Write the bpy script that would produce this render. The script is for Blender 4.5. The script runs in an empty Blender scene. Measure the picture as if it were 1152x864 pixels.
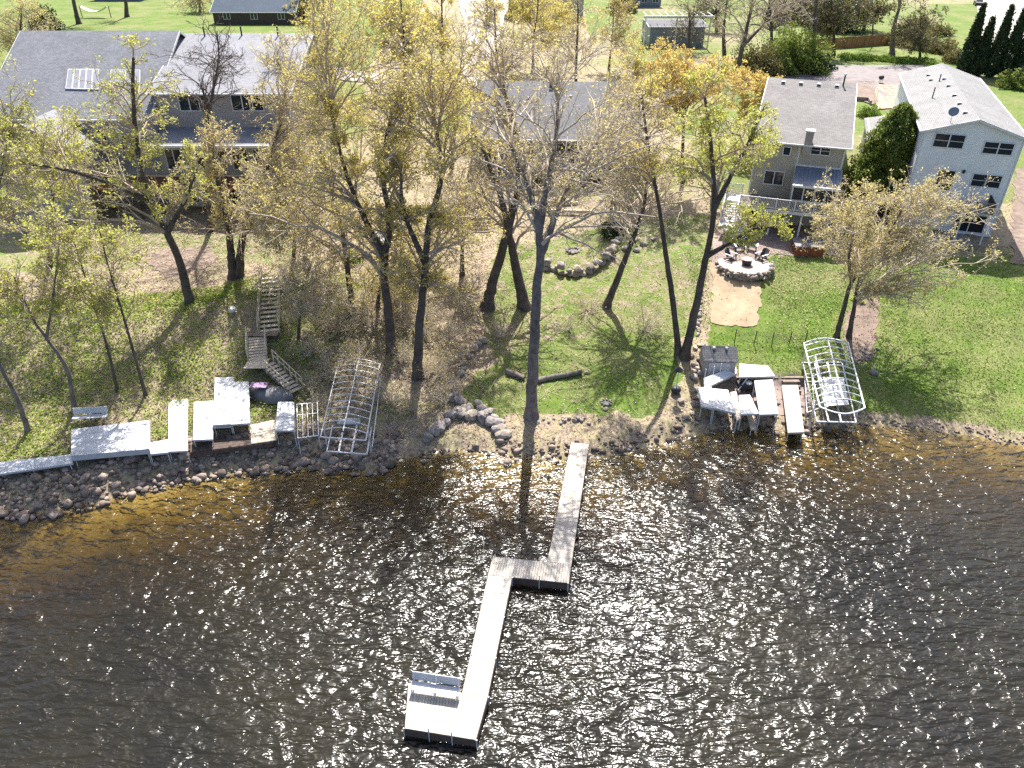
import bpy, bmesh, math, random
import numpy as np
from mathutils import Vector, Matrix, geometry
R = math.radians
random.seed(7)
rng = np.random.default_rng(11)
S = bpy.context.scene
C = S.collection

# ------------------------------------------------------------------ camera maths (photo pixels 1152x864 -> world)
FOC, PITCH, CAMH = 835.0, R(33.0), 32.0
def ray(px, py):
    u = (px-576)/FOC; v = (432-py)/FOC
    return (u, v*math.sin(PITCH)+math.cos(PITCH), v*math.cos(PITCH)-math.sin(PITCH))
def at_z(px, py, z):
    d = ray(px, py); t = (z-CAMH)/d[2]
    return Vector((d[0]*t, d[1]*t, z))
def at_y(px, py, y):
    d = ray(px, py); t = y/d[1]
    return Vector((d[0]*t, y, CAMH+d[2]*t))

# ------------------------------------------------------------------ terrain
SH = [(-400, 20), (-80, 30), (-39.6, 33.5), (-31.9, 34.4), (-28.8, 34.7), (-26.9, 35.4), (-23.1, 37.2), (-18.8, 38.6), (-14.2, 39.3),
      (-9.3, 38.8), (-6.5, 40.4), (-3.5, 41.0), (-1.0, 40.5), (3.9, 39.9), (7.6, 40.5), (11.7, 42.2), (14.4, 43.1),
      (17.7, 43.6), (20.9, 43.0), (25, 44), (28.1, 43.6), (31.1, 43.1), (33.3, 42.5), (36, 41.5), (40.8, 39.8), (80, 30), (400, 25)]
SHX = np.array([p[0] for p in SH], float); SHY = np.array([p[1] for p in SH], float)
BED = [(-400, -5), (-30, -4.2), (-15, -2.7), (-6, -1.0), (-2, -0.36), (0, 0)]
PROF = [
 (-60, [(1.9, 1.15), (6, 1.35), (9, 1.8), (18, 4.3), (25, 5.0), (36, 5.1), (60, 7.0), (80, 8.6), (120, 9.5), (600, 12)]),
 (-19, [(1.9, 1.15), (6, 1.35), (8, 1.65), (17, 4.3), (24, 5.0), (35, 5.1), (60, 7.0), (80, 8.6), (120, 9.5), (600, 12)]),
 (-10, [(1.6, .8), (5, 1.3), (8, 1.6), (17, 3.7), (24, 4.5), (40, 5.6), (70, 7.8), (120, 9.5), (600, 12)]),
 (-4,  [(1.2, .45), (4, .9), (8, 1.5), (16, 2.9), (23, 4.0), (34, 5.2), (42, 5.9), (60, 7.0), (120, 9), (600, 12)]),
 (4,   [(1.3, .5), (5, .95), (15, 2.2), (23, 3.2), (28, 3.6), (36, 4.6), (42, 5.6), (60, 7.0), (120, 9), (600, 12)]),
 (12,  [(1.5, .6), (5, 1.1), (12, 2.1), (20, 3.5), (28, 4.6), (40, 6.0), (60, 7.4), (120, 9), (600, 12)]),
 (16,  [(1.2, .35), (4.4, .55), (4.9, .75), (5.5, 1.15), (10, 2.0), (16, 3.2), (21, 4.5), (29, 4.65), (45, 6.6), (90, 8.4), (600, 12)]),
 (24,  [(1.2, .35), (4.6, .55), (5.1, .65), (5.6, 1.15), (10, 2.0), (16, 3.2), (21, 4.5), (29, 4.65), (45, 6.6), (90, 8.4), (600, 12)]),
 (28,  [(1.0, .35), (5, 1.0), (12, 2.2), (19, 3.7), (24, 4.6), (32, 4.75), (50, 6.5), (90, 8.6), (600, 12)]),
 (80,  [(1.0, .35), (5, .9), (12, 2.0), (20, 3.7), (26, 4.7), (34, 4.8), (52, 6.5), (92, 8.8), (600, 12)]),
]
PX = np.array([p[0] for p in PROF], float)
def shore(x): return np.interp(x, SHX, SHY)
def hgt(x, y):
    x = np.atleast_1d(np.asarray(x, float)); y = np.atleast_1d(np.asarray(y, float))
    s = y - shore(x) + 0.25*np.sin(x*1.9+1)*np.exp(-np.abs(y-shore(x))/3) + 0.15*np.sin(x*4.3)*np.exp(-np.abs(y-shore(x))/2)
    cols = np.stack([np.interp(s, [b[0] for b in BED]+[q[0] for q in pr], [b[1] for b in BED]+[q[1] for q in pr]) for _, pr in PROF])
    k = np.clip(np.searchsorted(PX, x)-1, 0, len(PX)-2)
    t = np.clip((x-PX[k])/(PX[k+1]-PX[k]), 0, 1); t = t*t*(3-2*t)
    ar = np.arange(len(x))
    z = cols[k, ar]*(1-t)+cols[k+1, ar]*t
    land = np.clip(s/3, 0, 1)
    z = z + land*np.clip((84-y)/10, 0, 1)*(0.10*np.sin(x*.7+y*.5)*np.cos(y*.63-x*.31)+0.05*np.sin(x*1.9-y*1.3))
    return z
def H(x, y): return float(hgt(x, y)[0])
def G(px, py, lift=0.0):
    d = ray(px, py); t = 20.0
    while t < 600:
        x, y, z = d[0]*t, d[1]*t, CAMH+d[2]*t
        if z <= H(x, y)+lift:
            lo, hi = t-.6, t
            for _ in range(12):
                m = (lo+hi)/2
                if CAMH+d[2]*m <= H(d[0]*m, d[1]*m)+lift: hi = m
                else: lo = m
            return Vector((d[0]*hi, d[1]*hi, CAMH+d[2]*hi))
        t += .6
    return Vector((d[0]*t, d[1]*t, 12))

# ------------------------------------------------------------------ node helpers / materials
def newmat(name):
    m = bpy.data.materials.new(name); m.use_nodes = True
    nt = m.node_tree; b = nt.nodes['Principled BSDF']
    return m, nt, b
def N(nt, typ, **kw):
    n = nt.nodes.new(typ)
    for k, v in kw.items():
        if k.startswith('i_'): n.inputs[k[2:].replace('_', ' ')].default_value = v
        else: setattr(n, k, v)
    return n
def L(nt, a, b): nt.links.new(a, b)
def rgb(c): return (c[0], c[1], c[2], 1)
def ramp(nt, fac, stops, interp='LINEAR'):
    r = nt.nodes.new('ShaderNodeValToRGB'); r.color_ramp.interpolation = interp
    e = r.color_ramp.elements
    while len(e) < len(stops): e.new(.5)
    for el, (p, c) in zip(e, stops): el.position = p; el.color = rgb(c) if len(c) == 3 else c
    L(nt, fac, r.inputs[0]); return r.outputs[0]
def mixc(nt, fac, a, b, mode='MIX'):
    n = nt.nodes.new('ShaderNodeMix'); n.data_type = 'RGBA'; n.blend_type = mode
    for sock, v in ((n.inputs[0], fac), (n.inputs[6], a), (n.inputs[7], b)):
        if isinstance(v, (int, float)): sock.default_value = v
        elif isinstance(v, tuple): sock.default_value = rgb(v)
        else: L(nt, v, sock)
    return n.outputs[2]
def noise(nt, scale, detail=4, rough=.55, vec=None, dist=0):
    n = N(nt, 'ShaderNodeTexNoise'); n.inputs['Scale'].default_value = scale
    n.inputs['Detail'].default_value = detail; n.inputs['Roughness'].default_value = rough
    n.inputs['Distortion'].default_value = dist
    if vec is None:
        vec = N(nt, 'ShaderNodeTexCoord').outputs['Object']
    L(nt, vec, n.inputs['Vector']); return n.outputs[0]
def mapping(nt, scale=(1, 1, 1), rot=(0, 0, 0), src='Object'):
    t = N(nt, 'ShaderNodeTexCoord'); m = N(nt, 'ShaderNodeMapping')
    m.inputs['Scale'].default_value = scale; m.inputs['Rotation'].default_value = rot
    L(nt, t.outputs[src], m.inputs['Vector']); return m.outputs[0]
def bump(nt, b, h, strength=.4, dist=.05):
    n = N(nt, 'ShaderNodeBump'); n.inputs['Strength'].default_value = strength; n.inputs['Distance'].default_value = dist
    L(nt, h, n.inputs['Height']); L(nt, n.outputs[0], b.inputs['Normal'])
def simple(name, c, c2=None, rough=.7, scale=3.0, island=0.0, metal=0.0, bmp=0.0, bscale=20, stops=(.35, .65)):
    m, nt, b = newmat(name)
    b.inputs['Roughness'].default_value = rough; b.inputs['Metallic'].default_value = metal
    if c2 is None: c2 = tuple(x*.75 for x in c)
    col = ramp(nt, noise(nt, scale, 6, .62), [(stops[0], c), (stops[1], c2)])
    if island:
        g = N(nt, 'ShaderNodeNewGeometry')
        v = ramp(nt, g.outputs['Random Per Island'], [(0, (1-island,)*3), (1, (1+island*.6,)*3)])
        col = mixc(nt, 1.0, col, v, 'MULTIPLY')
    L(nt, col, b.inputs['Base Color'])
    if bmp: bump(nt, b, noise(nt, bscale, 4), bmp, .03)
    return m
M = {}
M['bark'] = simple('bark', (.115, .094, .078), (.055, .043, .035), .95, 2.2, bmp=.8, bscale=9)
M['bark_grey'] = simple('bark_grey', (.23, .195, .175), (.105, .086, .076), .95, 2.2, bmp=.8, bscale=8)
M['twig'] = simple('twig', (.52, .43, .32), (.33, .26, .19), .9, 1.2)
M['twig_dark'] = simple('twig_dark', (.15, .125, .105), (.09, .072, .06), .9, 1.2)
M['twig_pale'] = simple('twig_pale', (.62, .53, .41), (.40, .33, .25), .9, 1.2)
def leafmat(name, cols, trans=.45):
    m, nt, b = newmat(name)
    g = N(nt, 'ShaderNodeNewGeometry')
    col = ramp(nt, g.outputs['Random Per Island'], [(i/(len(cols)-1), c) for i, c in enumerate(cols)])
    L(nt, col, b.inputs['Base Color']); b.inputs['Roughness'].default_value = .6
    b.inputs['Specular IOR Level'].default_value = .25
    tr = N(nt, 'ShaderNodeBsdfTranslucent'); L(nt, mixc(nt, 1.0, col, (1.0, 1.0, .7), 'MULTIPLY'), tr.inputs[0])
    mx = N(nt, 'ShaderNodeMixShader'); mx.inputs[0].default_value = trans
    L(nt, b.outputs[0], mx.inputs[1]); L(nt, tr.outputs[0], mx.inputs[2])
    L(nt, mx.outputs[0], nt.nodes['Material Output'].inputs[0]); return m
M['leaf_lime'] = leafmat('leaf_lime', [(.36, .40, .06), (.52, .53, .12), (.60, .58, .20), (.42, .45, .08)], .5)
M['leaf_gold'] = leafmat('leaf_gold', [(.56, .47, .13), (.62, .54, .22), (.54, .50, .20), (.64, .48, .12)], .5)
M['leaf_orange'] = leafmat('leaf_orange', [(.62, .44, .12), (.58, .47, .18), (.64, .50, .22), (.58, .40, .10)], .5)
M['leaf_buff'] = leafmat('leaf_buff', [(.56, .49, .26), (.63, .55, .31), (.52, .46, .22), (.60, .49, .20)], .5)
M['leaf_cover'] = leafmat('leaf_cover', [(.20, .31, .035), (.32, .42, .07), (.40, .45, .11), (.24, .33, .045)], .45)
M['leaf_bright'] = leafmat('leaf_bright', [(.11, .21, .02), (.18, .29, .04), (.24, .30, .07), (.09, .16, .02)], .3)
M['needle'] = leafmat('needle', [(.09, .15, .03), (.18, .23, .05), (.28, .31, .08), (.11, .17, .04)], .38)
M['needle_dark'] = leafmat('needle_dark', [(.022, .042, .018), (.035, .06, .022), (.05, .075, .024)], .15)
M['brush'] = leafmat('brush_leaves', [(.12, .13, .035), (.19, .15, .07), (.26, .20, .11), (.09, .10, .03), (.16, .18, .05)], .3)
M['litter'] = leafmat('litter', [(.46, .34, .25), (.30, .20, .14), (.56, .44, .35), (.22, .145, .10), (.60, .50, .42)], .1)
M['rock'] = simple('rock', (.28, .25, .225), (.12, .105, .095), .9, 2.5, island=.45, bmp=.6, bscale=12)
M['rock_tan'] = simple('rock_tan', (.35, .29, .225), (.17, .14, .11), .9, 2.5, island=.4, bmp=.6, bscale=12)
M['riprap'] = simple('riprap', (.36, .28, .22), (.13, .098, .076), .92, 2.0, island=.6, bmp=.6, bscale=12)
M['alu'] = simple('dock_aluminium', (.52, .53, .535), (.36, .37, .38), .55, 1.3, island=.14, stops=(.38, .75))
M['alu_frame'] = simple('aluminium_tube', (.72, .72, .71), (.58, .58, .57), .4, 3, metal=.1)
M['dockwood'] = simple('weathered_dock_boards', (.50, .455, .385), (.36, .325, .27), .8, 1.1, island=.16, stops=(.3, .75))
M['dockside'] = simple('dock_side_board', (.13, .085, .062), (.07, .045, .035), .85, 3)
M['tread'] = simple('weathered_tread', (.64, .55, .42), (.48, .40, .29), .85, 3, island=.25)
M['oldwood'] = simple('old_wood', (.26, .205, .16), (.15, .115, .09), .9, 3, island=.3)
M['darkwood'] = simple('dark_timber', (.10, .07, .055), (.055, .038, .03), .9, 3, island=.3)
M['redwood'] = simple('red_cedar', (.30, .085, .035), (.20, .055, .025), .7, 3, island=.25)
M['black'] = simple('black_paint', (.025, .025, .028), (.015, .015, .017), .6, 4)
M['white'] = simple('white_paint', (.66, .66, .65), (.54, .54, .53), .5, 2)
M['greyrail'] = simple('pale_grey_rail', (.60, .61, .61), (.48, .49, .50), .6, 2)
M['concrete'] = simple('concrete', (.36, .32, .285), (.27, .24, .21), .9, .8, bmp=.2, bscale=30)
M['asphalt'] = simple('worn_asphalt', (.215, .185, .175), (.15, .128, .122), .9, .9, bmp=.2, bscale=40)
M['paver'] = simple('patio_pavers', (.27, .20, .175), (.19, .142, .125), .9, 1.5, bmp=.2, bscale=10)
M['flag'] = simple('flagstone', (.38, .30, .265), (.28, .22, .195), .85, 2.5, bmp=.2, bscale=10)
M['sandpad'] = simple('sand', (.36, .275, .175), (.27, .20, .125), .95, 1.2, bmp=.25, bscale=14)
M['mulch'] = simple('dirt_bed', (.24, .175, .135), (.13, .095, .072), .95, 1.6, bmp=.4, bscale=14)
M['chips'] = simple('wood_chips', (.50, .35, .22), (.36, .24, .15), .95, 1.6, bmp=.4, bscale=14)
M['tarp'] = simple('grey_tarp', (.12, .12, .125), (.19, .185, .18), .6, 2.5, bmp=.4, bscale=5)
M['purple'] = simple('faded_purple_cloth', (.22, .13, .24), (.30, .20, .31), .8, 4)
M['bluegrey'] = simple('standing_seam_roof', (.165, .20, .25), (.14, .17, .215), .4, 1.2)
M['glass'], _nt, _b = newmat('dark_window_glass')
_b.inputs['Base Color'].default_value = (.012, .016, .022, 1); _b.inputs['Roughness'].default_value = .06
M['skypane'] = simple('cloudy_skylight', (.27, .275, .30), (.22, .225, .25), .35, 2)
M['screen'] = simple('porch_screen', (.035, .037, .042), (.02, .021, .024), .5, 3)
def siding(name, c, lap=.16):
    m, nt, b = newmat(name); b.inputs['Roughness'].default_value = .6
    v = mapping(nt, (1, 1, 1/lap))
    w = N(nt, 'ShaderNodeTexWave', wave_type='BANDS', bands_direction='Z', wave_profile='SAW')
    w.inputs['Scale'].default_value = .314; w.inputs['Distortion'].default_value = 0; L(nt, v, w.inputs['Vector'])
    col = ramp(nt, noise(nt, .9, 5), [(.3, c), (.7, tuple(x*.88 for x in c))])
    col = mixc(nt, 1.0, col, ramp(nt, w.outputs[1], [(0, (.80,)*3), (.12, (1,)*3)]), 'MULTIPLY')
    L(nt, col, b.inputs['Base Color']); bump(nt, b, w.outputs[1], .5, .02); return m
M['sid_white'] = siding('pale_blue_white_siding', (.78, .80, .82))
M['sid_tan'] = siding('olive_tan_siding', (.40, .37, .285))
M['sid_grey'] = siding('grey_siding', (.33, .31, .295))
M['sid_pale'] = siding('pale_grey_siding', (.50, .50, .51))
def shingle(name, c, c2, rotz=0.0, rotx=0.0, bw=.34, row=.145, con=.5):
    m, nt, b = newmat(name); b.inputs['Roughness'].default_value = .9
    v = mapping(nt, (1, 1, 1), (rotx, 0, rotz))
    t = N(nt, 'ShaderNodeTexBrick'); L(nt, v, t.inputs['Vector'])
    t.inputs['Scale'].default_value = 1; t.inputs['Brick Width'].default_value = bw; t.inputs['Row Height'].default_value = row
    t.inputs['Mortar Size'].default_value = .012; t.inputs['Color1'].default_value = rgb(c); t.inputs['Color2'].default_value = rgb(c2)
    t.inputs['Mortar'].default_value = rgb(tuple(x*.45 for x in c2))
    n1 = ramp(nt, noise(nt, .35, 6, .65), [(.3, (.82,)*3), (.7, (1.12,)*3)])
    n2 = ramp(nt, noise(nt, 9, 3, .7), [(.3, (1-con*.5,)*3), (.7, (1+con*.5,)*3)])
    L(nt, mixc(nt, 1.0, mixc(nt, 1.0, t.outputs[0], n1, 'MULTIPLY'), n2, 'MULTIPLY'), b.inputs['Base Color'])
    bump(nt, b, t.outputs[1], .4, -.01); return m
M['sh_blue'] = shingle('blue_grey_shingles', (.20, .205, .225), (.14, .145, .16), con=.7)
M['sh_pale'] = shingle('pale_grey_shingles', (.235, .23, .225), (.175, .17, .165), R(90))
M['sh_side'] = shingle('pale_grey_side_shingles', (.275, .275, .29), (.21, .21, .225))
M['sh_tan'] = shingle('grey_brown_shingles', (.20, .187, .178), (.14, .13, .123))
M['sh_mid'] = shingle('mid_grey_shingles', (.13, .13, .137), (.09, .09, .096))
M['sh_navy'] = shingle('navy_shingles', (.055, .085, .125), (.04, .06, .09))

# ------------------------------------------------------------------ object helpers
def link(o): C.objects.link(o); return o
def tag(o, label, cat, group=None):
    o['label'] = label; o['category'] = cat
    if group: o['group'] = group
    return o
def thing(name, label, cat, loc=(0, 0, 0), rz=0.0, group=None):
    o = bpy.data.objects.new(name, None); link(o); o.location = loc; o.rotation_euler = (0, 0, rz)
    o.empty_display_size = .3
    return tag(o, label, cat, group)
def npmesh(name, V, F, mats, parent=None, smooth=False, midx=None):
    """V (n,3); F list of (k, faces array)"""
    me = bpy.data.meshes.new(name)
    V = np.asarray(V, np.float32); me.vertices.add(len(V)); me.vertices.foreach_set('co', V.ravel())
    tot = []; idx = []
    for f in F:
        f = np.asarray(f, np.int32)
        if len(f) == 0: continue
        idx.append(f.ravel()); tot.append(np.full(len(f), f.shape[1], np.int32))
    idx = np.concatenate(idx); tot = np.concatenate(tot)
    me.loops.add(len(idx)); me.loops.foreach_set('vertex_index', idx)
    me.polygons.add(len(tot)); st = np.zeros(len(tot), np.int32); st[1:] = np.cumsum(tot)[:-1]
    me.polygons.foreach_set('loop_start', st); me.polygons.foreach_set('loop_total', tot)
    if midx is not None: me.polygons.foreach_set('material_index', np.asarray(midx, np.int32))
    if smooth: me.polygons.foreach_set('use_smooth', np.ones(len(tot), bool))
    for m in (mats if isinstance(mats, (list, tuple)) else [mats]): me.materials.append(m)
    me.update(calc_edges=True); me.validate()
    o = bpy.data.objects.new(name, me); link(o)
    if parent: o.parent = parent
    return o
class MB:
    def __init__(s): s.v = []; s.f = []; s.mi = []; s.cur = 0
    def box(s, x0, x1, y0, y1, z0, z1):
        n = len(s.v); s.v += [(x0, y0, z0), (x1, y0, z0), (x1, y1, z0), (x0, y1, z0), (x0, y0, z1), (x1, y0, z1), (x1, y1, z1), (x0, y1, z1)]
        s._hex(n); return s
    def _hex(s, n):
        for q in ((0, 3, 2, 1), (4, 5, 6, 7), (0, 1, 5, 4), (1, 2, 6, 5), (2, 3, 7, 6), (3, 0, 4, 7)):
            s.f.append(tuple(n+i for i in q)); s.mi.append(s.cur)
    def hexa(s, b, t):
        n = len(s.v); s.v += [tuple(p) for p in b]+[tuple(p) for p in t]; s._hex(n); return s
    def slab(s, q, th):               # q: 4 top corners (ccw from above), thickness downward
        return s.hexa([(p[0], p[1], p[2]-th) for p in q], q)
    def poly(s, pts):
        n = len(s.v); s.v += [tuple(p) for p in pts]; s.f.append(tuple(range(n, n+len(pts)))); s.mi.append(s.cur); return s
    def beam(s, a, b, w, h=None, up=(0, 0, 1)):
        a = Vector(a); b = Vector(b); d = (b-a); d.normalize(); u = Vector(up)
        if abs(d.dot(u)) > .95: u = Vector((0, 1, 0))
        r = d.cross(u); r.normalize(); u = r.cross(d); h = h or w
        c = lambda p: [p-r*w/2-u*h/2, p+r*w/2-u*h/2, p+r*w/2+u*h/2, p-r*w/2+u*h/2]
        A = c(a); B = c(b); n = len(s.v); s.v += [tuple(p) for p in A+B]
        for q in ((3, 2, 1, 0), (4, 5, 6, 7), (0, 1, 5, 4), (1, 2, 6, 5), (2, 3, 7, 6), (3, 0, 4, 7)):
            s.f.append(tuple(n+i for i in q)); s.mi.append(s.cur)
        return s
    def tube(s, pts, r, n=6):
        pts = [Vector(p) for p in pts]; k0 = len(s.v); rs = r if isinstance(r, (list, tuple)) else [r]*len(pts)
        for i, p in enumerate(pts):
            d = (pts[min(i+1, len(pts)-1)]-pts[max(i-1, 0)]).normalized()
            u = Vector((0, 0, 1)) if abs(d.z) < .9 else Vector((1, 0, 0))
            a = d.cross(u).normalized(); b = d.cross(a)
            for k in range(n):
                t = 2*math.pi*k/n; s.v.append(tuple(p+(a*math.cos(t)+b*math.sin(t))*rs[i]))
        for i in range(len(pts)-1):
            for k in range(n):
                s.f.append((k0+i*n+k, k0+i*n+(k+1) % n, k0+(i+1)*n+(k+1) % n, k0+(i+1)*n+k)); s.mi.append(s.cur)
        s.f.append(tuple(k0+k for k in range(n))); s.mi.append(s.cur)
        s.f.append(tuple(k0+(len(pts)-1)*n+k for k in reversed(range(n)))); s.mi.append(s.cur)
        return s
    def lathe(s, prof, n=16, c=(0, 0, 0)):
        k0 = len(s.v)
        for (r, z) in prof:
            for k in range(n):
                t = 2*math.pi*k/n; s.v.append((c[0]+r*math.cos(t), c[1]+r*math.sin(t), c[2]+z))
        for i in range(len(prof)-1):
            for k in range(n):
                s.f.append((k0+i*n+k, k0+i*n+(k+1) % n, k0+(i+1)*n+(k+1) % n, k0+(i+1)*n+k)); s.mi.append(s.cur)
        s.f.append(tuple(k0+k for k in reversed(range(n)))); s.mi.append(s.cur)
        s.f.append(tuple(k0+(len(prof)-1)*n+k for k in range(n))); s.mi.append(s.cur)
        return s
    def off(s, o):
        o = Vector(o); s.v = [tuple(Vector(p)-o) for p in s.v]; return s
    def build(s, name, mats, parent=None, smooth=False, bevel=0.0):
        me = bpy.data.meshes.new(name); me.from_pydata(s.v, [], s.f)
        for m in (mats if isinstance(mats, (list, tuple)) else [mats]): me.materials.append(m)
        me.polygons.foreach_set('material_index', s.mi)
        if smooth: me.polygons.foreach_set('use_smooth', [True]*len(me.polygons))
        me.update()
        o = bpy.data.objects.new(name, me); link(o)
        if parent: o.parent = parent
        if bevel:
            b = o.modifiers.new('bevel', 'BEVEL'); b.width = bevel; b.segments = 2; b.limit_method = 'ANGLE'
        return o
def struct(o): o['kind'] = 'structure'; return o
def stuff(o): o['kind'] = 'stuff'; return o
def copy_thing(root, loc, rz, label=None, group=None, scale=None):
    r = root.copy(); C.objects.link(r); r.location = loc; r.rotation_euler = (0, 0, rz)
    if label: r['label'] = label
    if group: r['group'] = group
    if scale: r.scale = scale
    for ch in list(root.children):
        c = ch.copy(); C.objects.link(c); c.parent = r
        for g in ch.children:
            d = g.copy(); C.objects.link(d); d.parent = c
    return r

# ------------------------------------------------------------------ camera, light, sky
cam = bpy.data.cameras.new('camera'); co = bpy.data.objects.new('camera', cam); link(co)
cam.sensor_width = 36; cam.lens = FOC/1152*36; cam.clip_end = 3000; cam.clip_start = .5
co.location = (0, 0, CAMH); co.rotation_euler = (R(90)-PITCH, 0, 0); S.camera = co
SUN_EL, SUN_AZ = 53.0, 6.0            # azimuth to the right of +Y
w = bpy.data.worlds.new('World'); S.world = w; w.use_nodes = True
nt = w.node_tree; sky = nt.nodes.new('ShaderNodeTexSky'); sky.sky_type = 'NISHITA'; sky.sun_disc = False
sky.sun_elevation = R(SUN_EL); sky.sun_rotation = R(SUN_AZ); sky.altitude = 300; sky.dust_density = 3.0; sky.air_density = .7
bg = nt.nodes['Background']; L(nt, sky.outputs[0], bg.inputs[0]); bg.inputs[1].default_value = .12
sl = bpy.data.lights.new('sun', 'SUN'); so = bpy.data.objects.new('sun', sl); link(so)
sl.energy = 4.9; sl.angle = R(.53); sl.color = (1.0, .965, .915)
so.rotation_euler = Vector((math.sin(R(SUN_AZ))*math.cos(R(SUN_EL)), math.cos(R(SUN_AZ))*math.cos(R(SUN_EL)), math.sin(R(SUN_EL)))).to_track_quat('Z', 'Y').to_euler()
so.location = (0, 40, 60)
S.view_settings.view_transform = 'Standard'; S.view_settings.look = 'None'; S.view_settings.gamma = 1
S.view_settings.exposure = 1.33; S.view_settings.use_curve_mapping = False
S.cycles.use_denoising = False
S.cycles.max_bounces = 5; S.cycles.diffuse_bounces = 2; S.cycles.glossy_bounces = 2; S.cycles.transmission_bounces = 3; S.cycles.transparent_max_bounces = 8
S.cycles.caustics_reflective = False; S.cycles.caustics_refractive = False

# ------------------------------------------------------------------ ground sheet
def axis(segs):
    out = []
    for a, b, st in segs: out += list(np.arange(a, b, st))
    return np.array(out+[segs[-1][1]])
gx = axis([(-500, -90, 40), (-90, -42, 2), (-42, 56, .35), (56, 110, 1.5), (110, 500, 40)])
gy = axis([(-200, 0, 40), (0, 26, 3), (26, 74, .35), (74, 120, 1.2), (120, 220, 4), (220, 900, 60)])
XX, YY = np.meshgrid(gx, gy); ZZ = hgt(XX.ravel(), YY.ravel())
nx, ny = len(gx), len(gy)
near = (np.abs(XX.ravel()-5) < 50) & (YY.ravel() > 26) & (YY.ravel() < 75)
ZZ = ZZ + near*rng.normal(0, .018, len(ZZ))
ii = (np.arange(ny-1)[:, None]*nx+np.arange(nx-1)[None, :]).ravel()
Fg = np.stack([ii, ii+1, ii+nx+1, ii+nx], 1)
# what grows where: lawn / leaf litter / bare earth, painted as ground cover masks
def inpoly(x, y, poly):
    r = np.zeros(len(x), bool); j = len(poly)-1
    for i in range(len(poly)):
        xi, yi = poly[i]; xj, yj = poly[j]
        c = ((yi > y) != (yj > y)) & (x < (xj-xi)*(y-yi)/((yj-yi) or 1e-9)+xi); r ^= c; j = i
    return r
def wpoly(pp): return [tuple(G(a, b)[:2]) for a, b in pp]
def vnoise(x, y, f, seed):
    r = np.random.default_rng(seed); out = np.zeros(len(x))
    for k in range(7):
        a = r.uniform(0, 6.28); q = f*r.uniform(.6, 1.7); out += np.sin((x*math.cos(a)+y*math.sin(a))*q+r.uniform(0, 6.28))
    return out/7
X1, Y1 = XX.ravel(), YY.ravel()
sdist = Y1-shore(X1)
lawn = np.zeros(len(X1)); litter = np.zeros(len(X1))
LAWN = [[(800, 300), (985, 300), (1152, 285), (1300, 300), (1300, 540), (1152, 492), (1060, 476), (985, 468), (830, 422), (800, 400)],
        [(880, 285), (935, 285), (970, 340), (985, 470), (890, 425), (850, 385), (850, 300)],
        [(545, 415), (600, 385), (760, 370), (765, 430), (740, 468), (540, 468), (520, 440)]]
for p in LAWN:
    lawn = np.maximum(lawn, inpoly(X1+.6*vnoise(X1, Y1, 2.2, 3), Y1+.6*vnoise(X1, Y1, 2.2, 4), wpoly(p)).astype(float))
midl = inpoly(X1+vnoise(X1, Y1, 1.2, 5), Y1+vnoise(X1, Y1, 1.2, 6), wpoly([(555, 270), (800, 240), (790, 380), (540, 400)]))
lawn = np.maximum(lawn, midl*.56)
leftl = inpoly(X1+vnoise(X1, Y1, 1.2, 5), Y1+vnoise(X1, Y1, 1.2, 6), wpoly([(-200, 262), (330, 262), (330, 300), (-200, 320)]))
lawn = np.maximum(lawn, leftl*.5)
far = np.where(X1 < -24, .85, np.where(X1 < 22, .34, .62))+.35*vnoise(X1, Y1, .22, 8)
lawn = np.where(Y1 > 76, np.clip(far, 0, .8), lawn)
for p in ([(350, 95), (410, 95), (410, 150), (366, 160)], [(500, 110), (528, 110), (530, 150), (490, 150)], [(655, -10), (690, -10), (690, 40), (662, 40)], [(1040, -10), (1092, -10), (1085, 45), (1075, 45)], [(905, 20), (1000, 20), (1000, 52), (905, 58)], [(940, 62), (1060, 62), (1040, 74), (940, 74)]):
    lawn = np.maximum(lawn, inpoly(X1, Y1, wpoly(p))*.95)
slope = (X1 < -2) & (sdist > 4) & (sdist < 20)
cover = slope*np.clip(.6+.55*vnoise(X1, Y1, .5, 9)-np.clip((X1+20)/14, 0, 1)*.55, 0, 1)
lawn = np.maximum(lawn, cover*.6)
sand = np.clip(1-np.abs(sdist)/.5, 0, 1)
lawn = lawn*np.clip((sdist-.7)/.8, 0, 1)
# ---- ground material
m, nt, b = newmat('ground')
al = N(nt, 'ShaderNodeAttribute', attribute_name='lawn'); ad = N(nt, 'ShaderNodeAttribute', attribute_name='sdist')
n_big = noise(nt, .22, 5, .6); n_mid = noise(nt, 1.1, 6, .65); n_fine = noise(nt, 6.0, 5, .7); n_vf = noise(nt, 17, 3, .7)
lit = ramp(nt, n_fine, [(.30, (.085, .06, .042)), (.44, (.21, .155, .112)), (.56, (.32, .25, .19)), (.70, (.46, .38, .305))])
lit = mixc(nt, ramp(nt, n_mid, [(.4, (0,)*3), (.65, (.6,)*3)]), lit, (.32, .30, .13))
gr = ramp(nt, n_mid, [(.25, (.042, .102, .007)), (.5, (.078, .148, .013)), (.72, (.115, .172, .024))])
tan = ramp(nt, n_fine, [(.35, (.15, .16, .05)), (.65, (.27, .225, .13))])
patch = N(nt, 'ShaderNodeMath', operation='ADD'); L(nt, ramp(nt, n_big, [(.40, (0,)*3), (.66, (.55,)*3)]), patch.inputs[0]); L(nt, ramp(nt, n_fine, [(.46, (0,)*3), (.66, (.55,)*3)]), patch.inputs[1])
gr = mixc(nt, patch.outputs[0], gr, tan)
gr = mixc(nt, 1.0, gr, ramp(nt, n_vf, [(.3, (.62,)*3), (.7, (1.32,)*3)]), 'MULTIPLY')
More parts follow.
